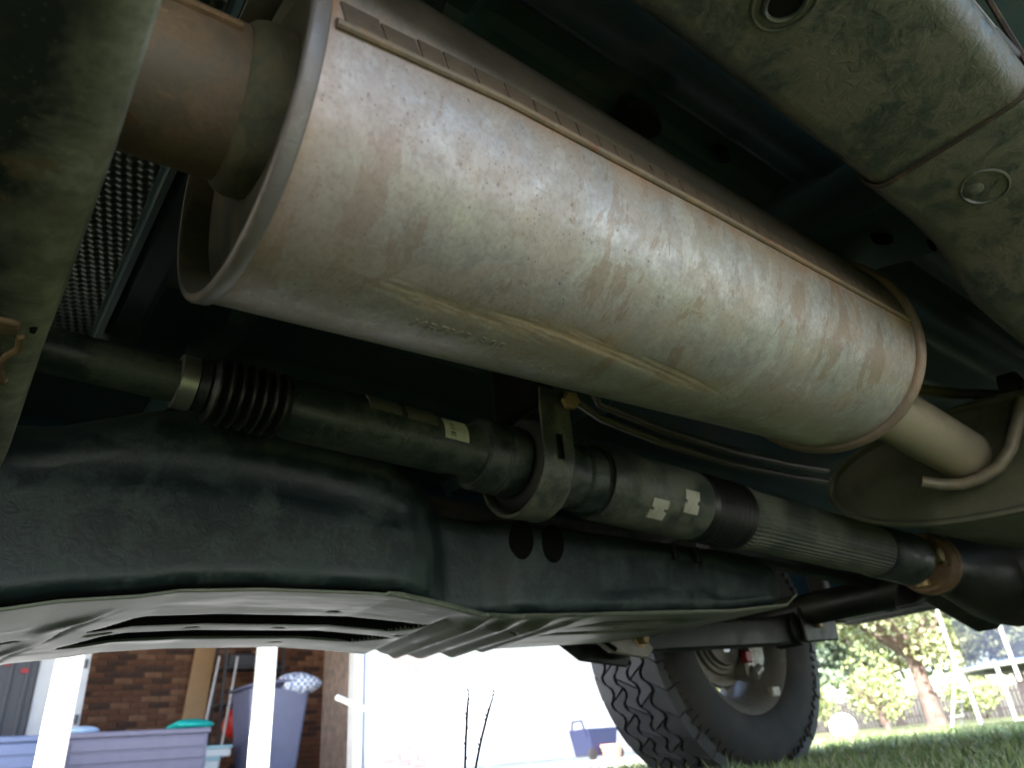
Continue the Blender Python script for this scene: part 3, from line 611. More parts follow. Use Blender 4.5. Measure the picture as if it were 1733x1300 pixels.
for p in sk_o.data.polygons:
    c_ = p.center + WL[sk_o]
    if max(slot(c_.x, c_.y, .150, .530, .915, .029, 1), slot(c_.x, c_.y, .135, .520, 1.018, .029, 1)) > .02: p.material_index = 1        # slot faces painted black for the dark inside open slots

# --- rear axle, differential, links
ax_o = MB().cyl((1.95, 1.36, .425), (1.95, -.08, .425), .043, 28).build('rear_axle', M['axle'], truck, 'black rear axle tube with bulging differential')
MB().lathe((1.955, .77, .425), (0, -1, 0), [(0, .045), (.03, .075), (.07, .115), (.12, .132), (.19, .132), (.24, .112), (.28, .07), (.31, .045)], 36).build('differential', M['axle'], ax_o)
MB().lathe((1.62, .65, .407), (1, 0, .01), [(0, .045), (.02, .05), (.05, .05), (.08, .062), (.18, .082), (.28, .105), (.36, .11)], 32).build('pinion_housing', M['axle'], ax_o)
MB().prism([(1.62, .335), (1.75, .365), (2.0, .30), (2.05, .32), (1.9, .43), (1.7, .43)], 'y', .70, .76).build('axle_rib', M['axle'], ax_o, bevel=.01)
MB().loft([[(x, y+a, z+b) for a, b in ((-.02, -.026), (.02, -.026), (.02, .026), (-.02, .026))] for x, y, z in ((1.27, .95, .50), (1.5, .94, .485), (1.93, .93, .46))]).build('upper_link', M['axle'], truck, bevel=.008)
ly = 1.205
lk = MB().loft([[(x, ly+a, z+b) for a, b in ((-.024, -h_), (.024, -h_), (.024, h_), (-.024, h_))] for x, z, h_ in ((1.20, .338, .026), (1.26, .338, .031), (1.6, .356, .033), (1.80, .368, .036), (1.90, .375, .036))]).build('trailing_link', M['link'], truck, 'dark green trailing link arm ahead of the far tyre', bevel=.006)
MB().lathe((1.243, ly-.045, .328), (0, 1, 0), [(0, .016), (.004, .030), (.086, .030), (.09, .016)], 28).build('bushing', M['rubber'], lk)
MB().lathe((1.925, ly-.04, .378), (0, 1, 0), [(0, .03), (.003, .046), (.08, .046), (.083, .03)], 28).build('bushing', M['rubber'], lk)
MB().prism([(1.90, .335), (2.07, .345), (2.08, .425), (1.90, .43)], 'y', ly-.062, ly-.052).build('link_bracket', M['link'], lk, bevel=.006)
MB().prism([(1.055, .345), (1.14, .295), (1.285, .282), (1.31, .32), (1.27, .42), (1.06, .42)], 'y', ly+.030, ly+.038).build('hanger_plate', M['link'], lk, bevel=.004)
MB().prism([(1.055, .348), (1.15, .300), (1.26, .288), (1.285, .31), (1.20, .41), (1.06, .42)], 'y', ly-.058, ly-.050).build('hanger_plate', M['wheel_alloy'], lk, bevel=.004)
MB().tube([(1.07, ly-.062, .352), (1.16, ly-.062, .306)], .005, 8).build('plate_fold', M['hole'], lk)
for x, z in ((1.243, .328), (1.965, .385)):
    MB().lathe((x, ly-.078, z), (0, 1, 0), [(0, .010), (.004, .012), (.018, .012), (.019, .020), (.023, .020)], 6).build('link_bolt', M['bolt'], lk)
MB().box(2.08, 2.17, ly-.05, ly+.02, .40, .43).build('shock_mount', M['axle'], ax_o, bevel=.006)
MB().cyl((2.10, ly-.03, .41), (2.02, ly-.06, .72), .03, 20).build('shock_absorber', M['axle'], truck)

# --- wheels
def make_wheel():
    """axis along Y, inner side towards -Y"""
    w = empty('wheel', (0, 0, 0)); 
    prof = [(-.112, .222), (-.122, .232), (-.132, .262), (-.137, .300), (-.136, .335), (-.130, .362), (-.121, .383), (-.108, .3935), (-.06, .397), (0, .398), (.06, .397), (.108, .3935), (.121, .383), (.130, .362), (.136, .335), (.137, .300), (.132, .262), (.122, .232), (.112, .222)]
    MB().lathe((0, 0, 0), (0, 1, 0), prof, 96, caps=False).build('tyre', M['tyre'], w, 'knobbly all-terrain tyre with zigzag tread')
    NB = 34; rows = [-.121, -.074, -.026, .026, .074, .121]; mb = MB()
    def zig(j, a):
        if j in (0, 5): return rows[j]
        k = (a*NB/(2*pi) + (j % 2)*.5) % 1; return rows[j] + .012*(1 if k < .5 else -1)*(1-abs((k % .5)*4-1)**3)
    for j in range(5):
        for b in range(NB):
            a0, a1 = 2*pi*b/NB, 2*pi*(b+1)/NB; sk = .22*(1 if j % 2 else -1)*2*pi/NB; gap = .04*2*pi/NB
            ls, rs_ = [], []
            for q_ in np.linspace(0, 1, 7):
                a = a0+gap + (a1-a0-2*gap)*q_ + j*.37*2*pi/NB
                ls.append((a-sk, zig(j, a)+(.0056 if j else 0))); rs_.append((a+sk, zig(j+1, a)-(.0056 if j < 4 else 0)))
            poly = ls + rs_[::-1]; sh = (j in (0, 4)); 
            def P(a, y, r): return (cos(a)*r, y, sin(a)*r)
            bot, top = [], []
            for a, y in poly:
                e = abs(y) > .115
                lug = (.010 if b % 2 else .004) if e else 0
                top.append(P(a, y + math.copysign(lug*.3, y), (.4035 if e else .410))); bot.append(P(a, y + math.copysign(lug, y), (.372 if e else .392)))
            mb.loft([bot, top])
    mb.build('tread', M['tread'], w, sharp=25)
    mb = MB()
    for k in range(90):      # ribs and raised marks moulded round both sidewalls
        a = 2*pi*k/90
        for sgn in (-1, 1):
            r0_, r1_ = (.352, .378) if k % 2 else (.358, .374)
            pts = [(cos(a+da)*r, sgn*(yy), sin(a+da)*r) for r, yy in ((r0_, .133), (r1_, .125)) for da in (-.012, .012)]
            pts2 = [(p[0], p[1]+sgn*.004, p[2]) for p in pts]
            mb.add([*pts, *pts2], [(0, 1, 3, 2), (4, 6, 7, 5), (0, 4, 5, 1), (1, 5, 7, 3), (3, 7, 6, 2), (2, 6, 4, 0)])
    mb.build('sidewall_ribs', M['tyre'], w, kind='stuff')
    MB().lathe((0, 0, 0), (0, 1, 0), [(-.118, .223), (-.123, .230), (-.119, .236), (-.113, .222), (-.108, .214), (-.085, .208), (-.05, .188), (.07, .188), (.10, .205), (.112, .222), (.119, .236), (.112, .215), (.09, .196), (.07, .181), (-.05, .181), (-.085, .201), (-.105, .207), (-.118, .223)], 72, caps=False).build('rim', M['wheel_alloy'], w)
    sp = MB()
    for k in range(6):
        a = 2*pi*k/6+.25; d_ = Vector((cos(a), 0, sin(a))); t_ = Vector((-sin(a), 0, cos(a)))
        R_ = []
        for r, hw, y in ((.04, .028, .055), (.10, .026, .062), (.19, .034, .05)):
            R_.append([tuple(d_*r + t_*s1*hw + Vector((0, y+s2*.012, 0))) for s1, s2 in ((-1, -1), (1, -1), (1, 1), (-1, 1))])
        sp.loft(R_)
    sp.build('spokes', M['wheel_alloy'], w, bevel=.004)
    MB().lathe((0, 0, 0), (0, 1, 0), [(-.03, .03), (-.02, .06), (.0, .075), (.065, .075), (.075, .05)], 32).build('hub', M['wheel_metal'], w)
    MB().lathe((0, 0, 0), (0, 1, 0), [(-.066, .05), (-.064, .085), (-.052, .09), (-.052, .098), (-.044, .10), (-.044, .112), (-.034, .115), (-.034, .145), (-.012, .147), (-.008, .11)], 56, caps=False).build('brake_disc', M['wheel_metal'], w)
    MB().prism([(.06, -.125), (.115, -.135), (.165, -.075), (.172, .02), (.15, .08), (.10, .09), (.085, .0), (.06, -.06)], 'y', -.085, -.02).build('caliper', M['wheel_alloy'], w, bevel=.01)
    MB().box(.030, .062, -.110, -.085, -.085, -.052).build('red_cap', M['red'], w, bevel=.004, label='small red cap beside the brake')
    MB().cyl((.05, -.098, -.05), (.09, -.095, .0), .012, 14).build('bleed_pipe', M['wheel_metal'], w)
    MB().cyl((.065, -.10, -.12), (.10, -.10, -.10), .014, 14).build('slide_pin', M['wheel_alloy'], w)
    MB().box(.11, .15, -.122, -.10, -.185, -.155).build('rim_weight', M['weight'], w, bevel=.004)
    return w
q = N('tyre_sidewall'); f_ = q.noise(9, 7); 
M['tyre'] = q.set(Base_Color=q.mix(q.ramp(f_, .4, .7), (.012, .011, .0095), (.036, .030, .024)), Roughness=.75, Normal=q.bump(q.noise(120, 4), .15))
M['tread'] = plain('tread_rubber', (.055, .056, .062), .6, 0, .25, 14, .2)
wheel = make_wheel(); wheel.parent = truck; wheel.location = Vector((1.95, 1.515, .405)) - WL[truck]
for x, y, rz in ((1.95, -.215, pi), (-.85, 1.515, 0), (-.85, -.215, pi)):
    w2 = copy_tree(wheel, truck); w2.location = Vector((x, y, .405)) - WL[truck]; w2.rotation_euler = (0, 0, rz)

# ------------------------------------------------------------------ grass stalks standing close to the lens
for x0, y0, x1, y1, z1, lab in ((.497, .752, .505, .742, .193, 'thin upright grass seed stalk in front of the white glare'), (.499, .752, .532, .728, .190, 'thin grass seed stalk leaning right in front of the white glare')):
    mb = MB(); pts = [(x0+(x1-x0)*k*k, y0+(y1-y0)*k*k, z1*k) for k in np.linspace(0, 1, 9)]
    so_ = mb.tube(pts, [.0012]*8+[.0003], 6).build('grass_stalk', M['stalk'] if 'stalk' in M else M['hole'], None, lab, 'grass stalk', 'grass stalks before the camera')
    sm = MB()
    for k in np.linspace(.6, .99, 16):
        i = Vector((x0+(x1-x0)*k*k, y0+(y1-y0)*k*k, z1*k)); a = k*200
        sm.lathe(i + Vector((cos(a)*.0008, sin(a)*.0008, 0)), (cos(a)*.3, sin(a)*.3, 1), [(0, .0002), (.0015, .0008), (.004, .0002)], 5)
    sm.build('seed_head', M['hole'], so_)

# ------------------------------------------------------------------ house across the drive
M['brick_a'] = plain('brown_brick', (.23, .10, .06), .85, 0, .25, 9, .3); M['brick_b'] = plain('dark_brick', (.11, .055, .042), .85, 0, .25, 9, .3); M['brick_c'] = plain('tan_brick', (.34, .17, .10), .85, 0, .2, 9, .3)
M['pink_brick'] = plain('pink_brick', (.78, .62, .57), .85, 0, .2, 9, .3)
M['mortar'] = plain('mortar', (.24, .19, .15), .9); M['white'] = plain('white_paint', (.78, .78, .76), .5, 0, .04); M['lilac'] = plain('pale_grey_door', (.55, .55, .58), .5, 0, .05)
M['roof'] = plain('roof_shingle', (.09, .08, .075), .9); M['blue_trim'] = plain('blue_trim', (.12, .25, .50), .5)
house = empty('house', (4, 8, 0), 'brick house with white porch posts and a sunlit white garage door', 'house')
wall = MB().box(-4, 5.2, 10.52, 10.7, .0, 2.7).build('porch_wall', M['mortar'], house, 'shaded brown brick wall at the back of the porch')
bricks = []
for c in range(36):
    z = .12 + c*.071
    for k in range(42):
        x = -4 + .11 + k*.222 + (.111 if c % 2 else 0)
        if x < 5.1: bricks.append((x, z))
def vis(b): return 1.35 < b[0] < 4.6 and .55 < b[1] < 1.75
vb = [b for b in bricks if vis(b)]; vb.sort(key=lambda b: abs(b[0]-2.6)); near = vb[:290]; nset = set(near)
protos = {}
for k, mt in (('a', 'brick_a'), ('b', 'brick_b'), ('c', 'brick_c')):
    me = bpy.data.meshes.new('brick'); t = MB().box(-.105, .105, -.012, .012, -.031, .031); me.from_pydata(t.v, [], t.f); me.materials.append(M[mt]); protos[k] = me
for x, z in near:
    kk_ = random.choices('abc', (5, 3, 3))[0]
    o = bpy.data.objects.new('brick', protos[kk_]); COL.objects.link(o); place(o, (x, 10.515-random.uniform(0, .006), z), wall)
rest = MB()
for b in bricks:
    if b not in nset: rest.box(b[0]-.105, b[0]+.105, 10.503, 10.527, b[1]-.031, b[1]+.031)
rest.build('brick_courses', M['brick_a'], wall, kind='stuff', fix=False)
MB().box(-4.2, 4.2, 6.55, 10.8, 2.62, 2.75).build('porch_ceiling', M['white'], house)
MB().prism([(6.3, 2.6), (12.5, 2.6), (9.4, 4.6)], 'x', -4.4, 9.6).build('roof', M['roof'], house)
MB().box(.81, .99, 6.86, 7.02, .1, 2.65).build('porch_post', M['white'], house, bevel=.008, label='square white sunlit porch post on the left')
MB().box(2.45, 2.60, 6.98, 7.12, .1, 2.65).build('porch_post', M['white'], house, bevel=.008, label='square white sunlit porch post beside the wheeled bin')
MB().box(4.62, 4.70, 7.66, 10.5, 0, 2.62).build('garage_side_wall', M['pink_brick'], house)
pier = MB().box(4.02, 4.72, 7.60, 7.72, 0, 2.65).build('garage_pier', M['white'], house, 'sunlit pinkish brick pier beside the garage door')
for c in range(36):
    for k in range(3):
        x = 4.13 + k*.222 + (.111 if c % 2 else 0)
        if x > 4.66: continue
        o = bpy.data.objects.new('brick', protos['p']) if 'p' in protos else None
        if o is None:
            me = protos['c'].copy(); me.materials[0] = M['pink_brick']; protos['p'] = me; o = bpy.data.objects.new('brick', me)
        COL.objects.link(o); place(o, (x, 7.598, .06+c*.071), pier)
MB().box(3.835, 4.02, 7.60, 7.74, .0, 2.65).build('door_frame', M['white'], house); MB().box(3.80, 3.835, 7.64, 7.72, .0, 2.65).build('frame_stripe', M['blue_trim'], house); MB().box(3.70, 3.80, 7.60, 7.74, 0, 2.65).build('door_frame', M['white'], house)
gd = MB().box(4.75, 9.2, 7.66, 7.70, 0, 2.5).build('garage_door', M['white'], house, 'blown-out white panelled garage door in full sun')
for r in range(4):
    for c in range(7): MB().box(4.80+c*.625, 5.38+c*.625, 7.645, 7.665, .05+r*.62, .60+r*.62).build('door_panel', M['white'], gd, bevel=.01)
MB().box(9.2, 9.5, 7.6, 12, 0, 2.65).build('corner_wall', M['pink_brick'], house)
MB().box(4.72, 9.5, 7.62, 7.70, 2.5, 2.66).build('lintel', M['white'], house)

# ------------------------------------------------------------------ porch clutter
def colour(name, c, rough=.5): 
    if name not in M: M[name] = plain(name, c, rough, 0, .06)
    return M[name]
# tall dark cabinet with red stickers
cb = empty('storage_cabinet', (.55, 9.1, .11), 'tall dark grey ribbed cabinet with red stickers at the far left', 'cabinet')
dk = colour('charcoal_plastic', (.055, .055, .065))
MB().box(.15, .90, 8.95, 9.5, .11, 2.0).build('carcass', dk, cb, bevel=.01)
for x in (.30, .48, .66, .80): MB().box(x, x+.035, 8.93, 8.95, .15, 1.95).build('rib', dk, cb, bevel=.006)
for x, z, s in ((.60, 1.30, .035), (.755, 1.23, .04)): MB().box(x, x+s*1.6, 8.922, 8.930, z, z+s).build('sticker', M['red'], cb, 'small red sticker')
dr = empty('white_door', (1.05, 9.0, .11), 'pale grey door leaf with two hinges behind the left porch post', 'door')
MB().box(.91, 1.36, 8.98, 9.02, .11, 2.1).build('leaf', M['lilac'], dr, bevel=.004)
for z in (.75, 1.28): MB().box(1.31, 1.34, 8.965, 8.98, z, z+.09).build('hinge', dk, dr, bevel=.003)
def deck_box(x0, x1, y0, y1, h, mat, label):
    o = empty('deck_box', ((x0+x1)/2, (y0+y1)/2, .11), label, 'storage box', 'resin deck boxes on the porch')
    MB().box(x0+.02, x1-.02, y0+.02, y1-.02, .11, h-.05).build('tub', mat, o, bevel=.012)
    MB().box(x0, x1, y0, y1, h-.05, h).build('lid', mat, o, bevel=.015)
    for k in range(4): MB().box(x0+.05, x1-.05, y0+.008, y0+.02, .15+k*.10, .235+k*.10).build('slat', mat, o, bevel=.006)
    return o
deck_box(1.12, 2.36, 7.95, 8.5, .61, colour('lilac_resin', (.15, .145, .21)), 'lilac grey slatted deck box with a turquoise cover on it')
deck_box(.42, 1.02, 7.75, 8.2, .595, colour('blue_resin', (.13, .17, .30)), 'blue grey deck box at the left porch post')
def lump(name, c, s, mat, label, cat, par=None, seed=1):
    rr = random.Random(seed); mb = MB(); n, k = 20, 12
    off = [rr.uniform(0, 6) for _ in range(4)]
    R_ = []
    for i in range(k+1):
        ph = -pi/2 + pi*i/k
        R_.append([(c[0]+s[0]*cos(ph)*cos(t)*(1+.16*sin(3*t+off[0]+ph*2)), c[1]+s[1]*cos(ph)*sin(t)*(1+.16*sin(2*t+off[1])), c[2]+s[2]*sin(ph)*(1+.12*sin(4*t+off[2]))) for t in np.linspace(0, 2*pi, n, endpoint=False)])
    return mb.loft(R_).build(name, mat, par, label, cat, sharp=80)
lump('cushion_cover', (2.22, 8.2, .645), (.21, .16, .055), colour('turquoise_cloth', (.0, .35, .32)), 'crumpled turquoise cover lying on the lilac deck box', 'cover')
lump('plastic_bag', (1.27, 8.2, .635), (.13, .1, .04), colour('blue_white_plastic', (.45, .62, .85)), 'crumpled blue and white plastic bag on the lilac deck box', 'bag', None, 4)
# leaning board, rack with goods, red bag, brooms
MB().add([(2.60, 10.15, .11), (2.86, 10.15, .11), (2.86, 10.19, .11), (2.60, 10.19, .11), (2.80, 10.42, 2.0), (3.06, 10.42, 2.0), (3.06, 10.46, 2.0), (2.80, 10.46, 2.0)], [(3, 2, 1, 0), (4, 5, 6, 7), (0, 1, 5, 4), (1, 2, 6, 5), (2, 3, 7, 6), (3, 0, 4, 7)]).build('plank_board', colour('plywood', (.50, .30, .15)), None, 'tan plywood board leaning on the brick wall', 'board', bevel=.002)
rk = empty('storage_rack', (3.35, 9.9, .11), 'black metal shelf rack against the brick wall', 'rack')
for x in (2.98, 3.72):
    for y in (9.75, 10.1): MB().box(x-.015, x+.015, y-.015, y+.015, .11, 1.75).build('upright', dk, rk)
for z in (.55, .98, 1.4, 1.72): MB().box(2.96, 3.74, 9.73, 10.12, z-.02, z).build('shelf', dk, rk)
MB().box(3.12, 3.30, 9.76, 10.0, .98, 1.17).build('black_box', dk, None, 'small black box on the middle rack shelf', 'box', bevel=.01)
MB().box(3.31, 3.60, 9.76, 10.0, .98, 1.20).build('grey_tub', colour('grey_plastic', (.35, .37, .40)), None, 'pale grey tub on the middle rack shelf', 'tub', bevel=.02)
MB().box(3.04, 3.5, 9.78, 10.0, 1.40, 1.56).build('dark_case', dk, None, 'dark case on the upper rack shelf', 'case', bevel=.02)
MB().box(3.36, 3.66, 9.72, 9.745, .93, .985).build('teal_tray', colour('teal_plastic', (.05, .35, .38)), None, 'teal tray edge on the middle rack shelf', 'tray', bevel=.005)
lump('red_bag', (3.12, 9.55, .74), (.17, .1, .15), colour('red_cloth', (.62, .03, .025)), 'red cloth bag hanging below the rack shelf', 'bag', None, 3)
for x, lean, lab in ((2.62, .24, 'pale broom pole leaning beside the plywood board'), (2.86, .22, 'pale broom pole leaning in front of the red bag')):
    MB().cyl((x, 9.3, .11), (x+lean, 9.62, 1.5), .014, 10).build('broom_pole', colour('pale_pole', (.6, .58, .6)), None, lab, 'pole', 'poles leaning on the rack')
# wheeled bin with cloth
bn = empty('wheeled_bin', (3.2, 8.55, .11), 'blue grey wheeled bin with a rounded lid behind the right porch post', 'bin')
bm_ = colour('bin_plastic', (.12, .13, .22))
MB().loft([[(3.16+a*s, 8.6+b*s*.9, z) for a, b in ((-.30, -.3), (.30, -.3), (.30, .3), (-.30, .3))] for z, s in ((.16, .86), (.5, .97), (.96, 1.12), (1.0, 1.16))]).build('tub', bm_, bn, bevel=.03)
MB().loft([[(3.16+a, 8.6+b, z+.05*(1-(a/.37)**2)) for a, b in [(-.37, -.34), (-.2, -.36), (0, -.36), (.2, -.36), (.37, -.34), (.37, .33), (0, .34), (-.37, .33)]] for z in (1.0, 1.03)]).build('lid', bm_, bn, bevel=.015)
for x in (2.9, 3.42): MB().lathe((x-.03, 8.85, .20), (1, 0, 0), [(0, .09), (.05, .09)], 20).build('wheel', M['rubber'], bn)
MB().box(3.05, 3.09, 8.30, 8.335, .3, .9).build('bin_rib', bm_, bn, bevel=.01)
q = N('checked_cloth'); f_ = q.n('ShaderNodeTexChecker'); f_.inputs['Scale'].default_value = 28; q.l(q.tc.outputs['Object'], f_.inputs[0])
M['check'] = q.set(Base_Color=q.mix(f_.outputs[1], (.75, .77, .8), (.16, .22, .42)), Roughness=.8)
lump('folded_cloth', (3.38, 8.36, 1.04), (.24, .16, .11), M['check'], 'white and blue checked cloth draped over the wheeled bin', 'cloth', None, 9)
for x, z0, z1, lab in ((2.30, .11, .36, 'white lidded tub on the porch floor, lower'), (2.42, .36, .47, 'small white lidded tub stacked on the other')):
    t = MB().box(x, x+.36, 8.6, 8.9, z0, z1-.03).build('plastic_tub', M['white'], None, lab, 'tub', bevel=.015); MB().box(x-.01, x+.37, 8.59, 8.91, z1-.03, z1).build('lid', colour('pale_teal_lid', (.4, .62, .66)), t, bevel=.006)
MB().tube([(3.32, 7.2, .78), (3.6, 7.3, .70), (3.95, 7.4, .62)], .028, 12).build('handrail', M['white'], None, 'short white handrail end by the door frame', 'handrail')
# small blue cart on the drive
ct = empty('blue_cart', (5.45, 5.8, .006), 'small dark blue hand cart with a terracotta pot on the sunlit drive', 'cart')
bl = colour('blue_paint', (.012, .018, .06)); 
MB().prism([(5.30, .07), (5.60, .07), (5.66, .31), (5.24, .31)], 'y', 5.7, 5.98).build('tray', bl, ct, bevel=.01)
for x in (5.26, 5.62): MB().lathe((x, 5.66, .085), (0, 1, 0), [(0, .03), (.005, .05), (.03, .05), (.035, .03)], 20).build('wheel', M['rubber'], ct)
MB().tube([(5.24, 5.72, .25), (5.2, 5.72, .38), (5.24, 5.9, .38), (5.26, 5.96, .25)], .012, 8).build('handle', bl, ct)
MB().lathe((5.46, 5.62, .008), (0, 0, 1), [(0, .07), (.12, .10), (.125, .108), (.15, .108), (.15, .09)], 24).build('flower_pot', colour('terracotta', (.55, .28, .2)), None, 'pale terracotta pot standing before the blue cart', 'pot')

# ------------------------------------------------------------------ back yard
# beach ball
bc = Vector((7.35, 4.27, .125)); ball = empty('beach_ball', (bc.x, bc.y, 0), 'white beach ball with blue panels on the sunlit lawn', 'ball')
bw, bb = colour('ball_white', (.8, .8, .78), .35), colour('ball_blue', (.02, .28, .62), .35)
axb = Matrix.Rotation(radians(205), 3, 'X') @ Matrix.Rotation(radians(20), 3, 'Y')
for k in range(8):
    def bf(u, v, k=k):
        a = 2*pi*(k+u)/8; p = Vector((cos(v)*cos(a), cos(v)*sin(a), sin(v)))*.131; return tuple(bc + axb @ p)
    MB().grid(lambda u, v: bf(u, v), np.linspace(.01, .99, 7), np.linspace(-pi/2, pi/2*.55, 12)).build('panel', bw, ball, fix=False)
    MB().grid(lambda u, v: bf(u, v), np.linspace(.01, .99, 7), np.linspace(pi/2*.55, pi/2, 6)).build('panel', bb if k % 2 == 0 else bw, ball, fix=False)
# fence
fc = empty('board_fence', (36, 17, 0), 'dark weathered board fence along the back of the lawn', 'fence')
fm = plain('weathered_fence', (.04, .034, .034), .85, 0, .3, 4); A_, B_ = Vector((33.0, 25.5, 0)), Vector((39.0, 8.5, 0)); fd = (B_-A_); n_ = int(fd.length/.15)
pk = MB(); nrm = Vector((-fd.y, fd.x, 0)).normalized(); fdn = fd.normalized()
for k in range(n_):
    p = A_ + fdn*(k*.15); h_ = 1.22 + random.uniform(-.03, .03); a, b = p + fdn*.01, p + fdn*.135; t = nrm*.012
    pk.loft([[tuple(a-t), tuple(b-t), tuple(b+t), tuple(a+t)], [tuple(a-t+zz*h_), tuple(b-t+zz*h_), tuple(b+t+zz*h_), tuple(a+t+zz*h_)]])
pk.build('boards', fm, fc, kind='stuff')
for k in range(0, n_, 16): p = A_ + fdn*(k*.15) + nrm*.06; MB().cyl(tuple(p), tuple(p+zz*1.35), .05, 10).build('post', fm, fc)
for z in (.3, .95):
    a, b = A_+nrm*.03, B_+nrm*.03; MB().loft([[tuple(a+zz*z), tuple(b+zz*z), tuple(b+zz*(z+.08)), tuple(a+zz*(z+.08))], [tuple(a+nrm*.04+zz*z), tuple(b+nrm*.04+zz*z), tuple(b+nrm*.04+zz*(z+.08)), tuple(a+nrm*.04+zz*(z+.08))]]).build('rail', fm, fc)
# trees
M['bark'] = plain('bark', (.20, .14, .115), .9, 0, .3, 6, .5)
def leafmat(name, c1, c2):
    q = N(name); r = q.attr('tint'); return q.set(Base_Color=q.mix(r, c1, c2), Roughness=.55)
LM = [leafmat('leaf_green', (.15, .20, .09), (.30, .29, .15)), leafmat('leaf_blue_green', (.13, .19, .13), (.21, .27, .17)), leafmat('leaf_pale', (.2, .27, .10), (.34, .36, .16))]
def leaves(name, clumps, n, size, mat, par):
    V, T = [], []
    cl = np.array(clumps); pick = RNG.integers(0, len(cl), n); d_ = RNG.normal(size=(n, 3)); d_ /= np.linalg.norm(d_, axis=1)[:, None]
    rad = RNG.random(n)**.45; P = cl[pick, :3] + d_*(rad*cl[pick, 3])[:, None]*np.array([1, 1, .75])
    a = RNG.normal(size=(n, 3)); a /= np.linalg.norm(a, axis=1)[:, None]; b = np.cross(a, RNG.normal(size=(n, 3))); b /= np.linalg.norm(b, axis=1)[:, None]
    s = size*RNG.uniform(.6, 1.3, n)[:, None]
    V = np.stack([P-a*s*.5, P+b*s*.3, P+a*s*.5, P-b*s*.3], 1).reshape(-1, 3); F = np.arange(n*4).reshape(-1, 4)
    c = P.mean(0); me = np_mesh(name, V, F, mat, c); at = me.attributes.new('tint', 'FLOAT', 'POINT'); at.data.foreach_set('value', np.repeat(np.clip(RNG.random(n)*.7 + RNG.random(len(cl))[pick]*.3, 0, 1), 4).astype(np.float32))
    o = bpy.data.objects.new(name, me); COL.objects.link(o); return place(o, c, par)
def tree(x, y, h, r, n, mi, label, trunk_r=.2, size=.14, base=.35, group='trees beyond the lawn', fk=.26):
    rr = random.Random(int(x*10+y)); t = empty('tree', (x, y, 0), label, 'tree', group)
    fork = h*fk; limbs = []
    tr_ = MB().tube([(x, y, -.1), (x+.02, y, .15), (x-.03, y+.03, fork*.6), (x-.06, y+.05, fork)], [trunk_r*1.35, trunk_r*1.05, trunk_r*.9, trunk_r*.85], 14).build('trunk', M['bark'], t)
    clumps = []
    for k in range(9):
        a = 2*pi*k/9 + rr.uniform(-.3, .3); e = rr.uniform(.5, 1.0); q1 = Vector((x-.06, y+.05, fork-.1)); ln = rr.uniform(.5, 1)
        hh = (h-fork)*.68; q2 = q1 + Vector((cos(a)*r*.45*ln, sin(a)*r*.45*ln, hh*.44*e)); q3 = q1 + Vector((cos(a)*r*.85*ln, sin(a)*r*.85*ln, hh*e))
        MB().tube([q1, q2, q3], [trunk_r*.5, trunk_r*.3, trunk_r*.1], 8).build('limb', M['bark'], t)
        for q_ in (q2, q3, (q2+q3)/2): clumps.append((q_.x+rr.gauss(0, r*.12), q_.y+rr.gauss(0, r*.12), q_.z+rr.uniform(-.1, .12)*h, r*rr.uniform(.16, .32)))
    for k in range(12):
        a = rr.uniform(0, 2*pi); e = rr.uniform(base, .95); w = r*math.sin(pi*min(.95, e))*rr.uniform(.4, 1); clumps.append((x+cos(a)*w, y+sin(a)*w, h*e, r*rr.uniform(.15, .3)))
    leaves('crown', clumps, n, size, LM[mi], t)
    return t
tree(20.0, 9.15, 6.2, 3.2, 9000, 0, 'yellow green tree with a forked trunk standing before the fence', .21, .15, .17)
tree(17.75, 9.25, 2.0, .9, 500, 2, 'slim young tree left of the forked tree', .06, .10, .5)
for x, y, h_, r_, mi, lab in ((38, 26, 9, 4.6, 1, 'blue green tree beyond the left end of the fence'), (44, 22, 10, 5, 1, 'tall blue green tree beyond the fence behind the forked tree'), (43, 15, 9, 4.6, 0, 'green tree beyond the fence behind the trampoline'), (48, 9, 11, 5.2, 1, 'far green tree to the right of the trampoline'), (36, 32, 9, 5, 0, 'green tree beyond the house corner'), (50, 30, 12, 6, 1, 'tall hazy tree farthest behind the fence')):
    tree(x, y, h_, r_, 5000, mi, lab, .26, .42, .14)
def shrub(x, y, h_, r_, lab):
    s = empty('shrub', (x, y, 0), lab, 'shrub', 'sunlit shrubs by the fence')
    for k in range(5): a = k*1.3; MB().tube([(x, y, -.05), (x+cos(a)*r_*.5, y+sin(a)*r_*.5, h_*.7)], [.03, .01], 6).build('stem', M['bark'], s)
    leaves('foliage', [(x+random.uniform(-.6, .6)*r_, y+random.uniform(-.6, .6)*r_, h_*random.uniform(.3, .8), r_*.5) for _ in range(9)], 1600, .16, LM[2], s)
shrub(31.5, 20.0, 2.1, 1.7, 'pale sunlit shrub to the left of the young tree'); shrub(32.5, 17.0, 2.3, 1.6, 'pale sunlit shrub behind the young tree'); shrub(34.0, 13.6, 1.7, 1.4, 'pale sunlit shrub behind the forked trunk')
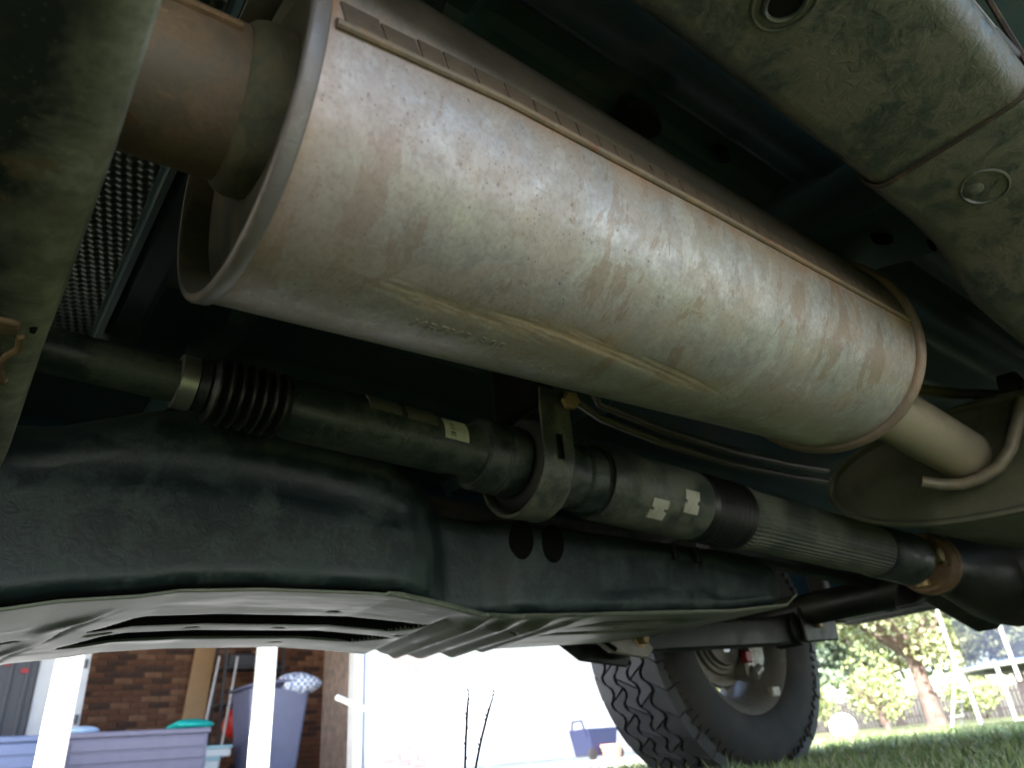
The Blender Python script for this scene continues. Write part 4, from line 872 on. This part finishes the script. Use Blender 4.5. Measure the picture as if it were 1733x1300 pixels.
# trampoline
tc_ = Vector((13.6, 3.5, 0)); TR = 1.92; tm = empty('trampoline', tuple(tc_), 'round trampoline with a safety net, ladder and white steel legs', 'trampoline')
stl = colour('galvanised_tube', (.62, .63, .64), .35)
circ = lambda r, z, n=48: [(tc_.x+r*cos(a), tc_.y+r*sin(a), z) for a in np.linspace(0, 2*pi, n+1)]
MB().tube(circ(TR, .74), .03, 8).build('frame_ring', stl, tm); MB().tube(circ(TR, 2.35), .018, 6).build('top_ring', stl, tm)
MB().lathe((tc_.x, tc_.y, .73), (0, 0, 1), [(0, TR-.3), (.004, TR-.3)], 48).build('mat', M['rubber'], tm)
MB().lathe((tc_.x, tc_.y, .755), (0, 0, 1), [(0, TR-.32), (0, TR+.02), (.03, TR+.02), (.03, TR-.32)], 48, caps=False).build('edge_pad', colour('pad_blue', (.08, .13, .30)), tm)
for k in range(6):
    a = radians(100 + 52*k); p = tc_ + Vector((cos(a), sin(a), 0))*TR; q_ = tc_ + Vector((cos(a+.35), sin(a+.35), 0))*TR
    MB().tube([tuple(p+zz*.74), tuple(p+zz*.03), tuple(q_+zz*.03), tuple(q_+zz*.74)], .026, 8).build('leg', stl, tm)
    o_ = tc_ + Vector((cos(a+.17), sin(a+.17), 0))*(TR+.05); MB().tube([tuple(o_+zz*.5), tuple(o_+zz*1.6), tuple(tc_ + (o_-tc_)*.985 + zz*2.38)], .024, 8).build('net_pole', stl, tm)
q = N('net_fabric'); tr_n = q.n('ShaderNodeBsdfTransparent'); mx = q.n('ShaderNodeMixShader'); mx.inputs[0].default_value = .42
q.l(tr_n.outputs[0], mx.inputs[1]); q.l(q.b.outputs[0], mx.inputs[2]); q.l(mx.outputs[0], q.out.inputs[0]); q.set(Base_Color=(.03, .04, .07), Roughness=.8)
MB().lathe((tc_.x, tc_.y, .78), (0, 0, 1), [(0, TR-.08), (1.55, TR-.1)], 48, caps=False).build('safety_net', q.m, tm)
la = tc_ + Vector((-.62, 1.86, 0)); 
for dx in (-.16, .16): MB().tube([(la.x+dx-.12, la.y+.25, .0), (la.x+dx, la.y, .76)], .018, 8).build('ladder_rail', stl, tm)
for z in (.15, .35, .55): MB().box(la.x-.28+.12*z/.76, la.x+.04+.12*z/.76, la.y+.25*(1-z/.76)-.03, la.y+.25*(1-z/.76)+.03, z-.012, z+.012).build('rung', stl, tm)

# unseen tall tree, added to shade the lawn behind the truck
tree(-2.7, -2.5, 11.5, 2.4, 9000, 0, 'tall unseen tree added to shade the lawn, on the near side of the truck', .24, .30, .64, fk=.6)
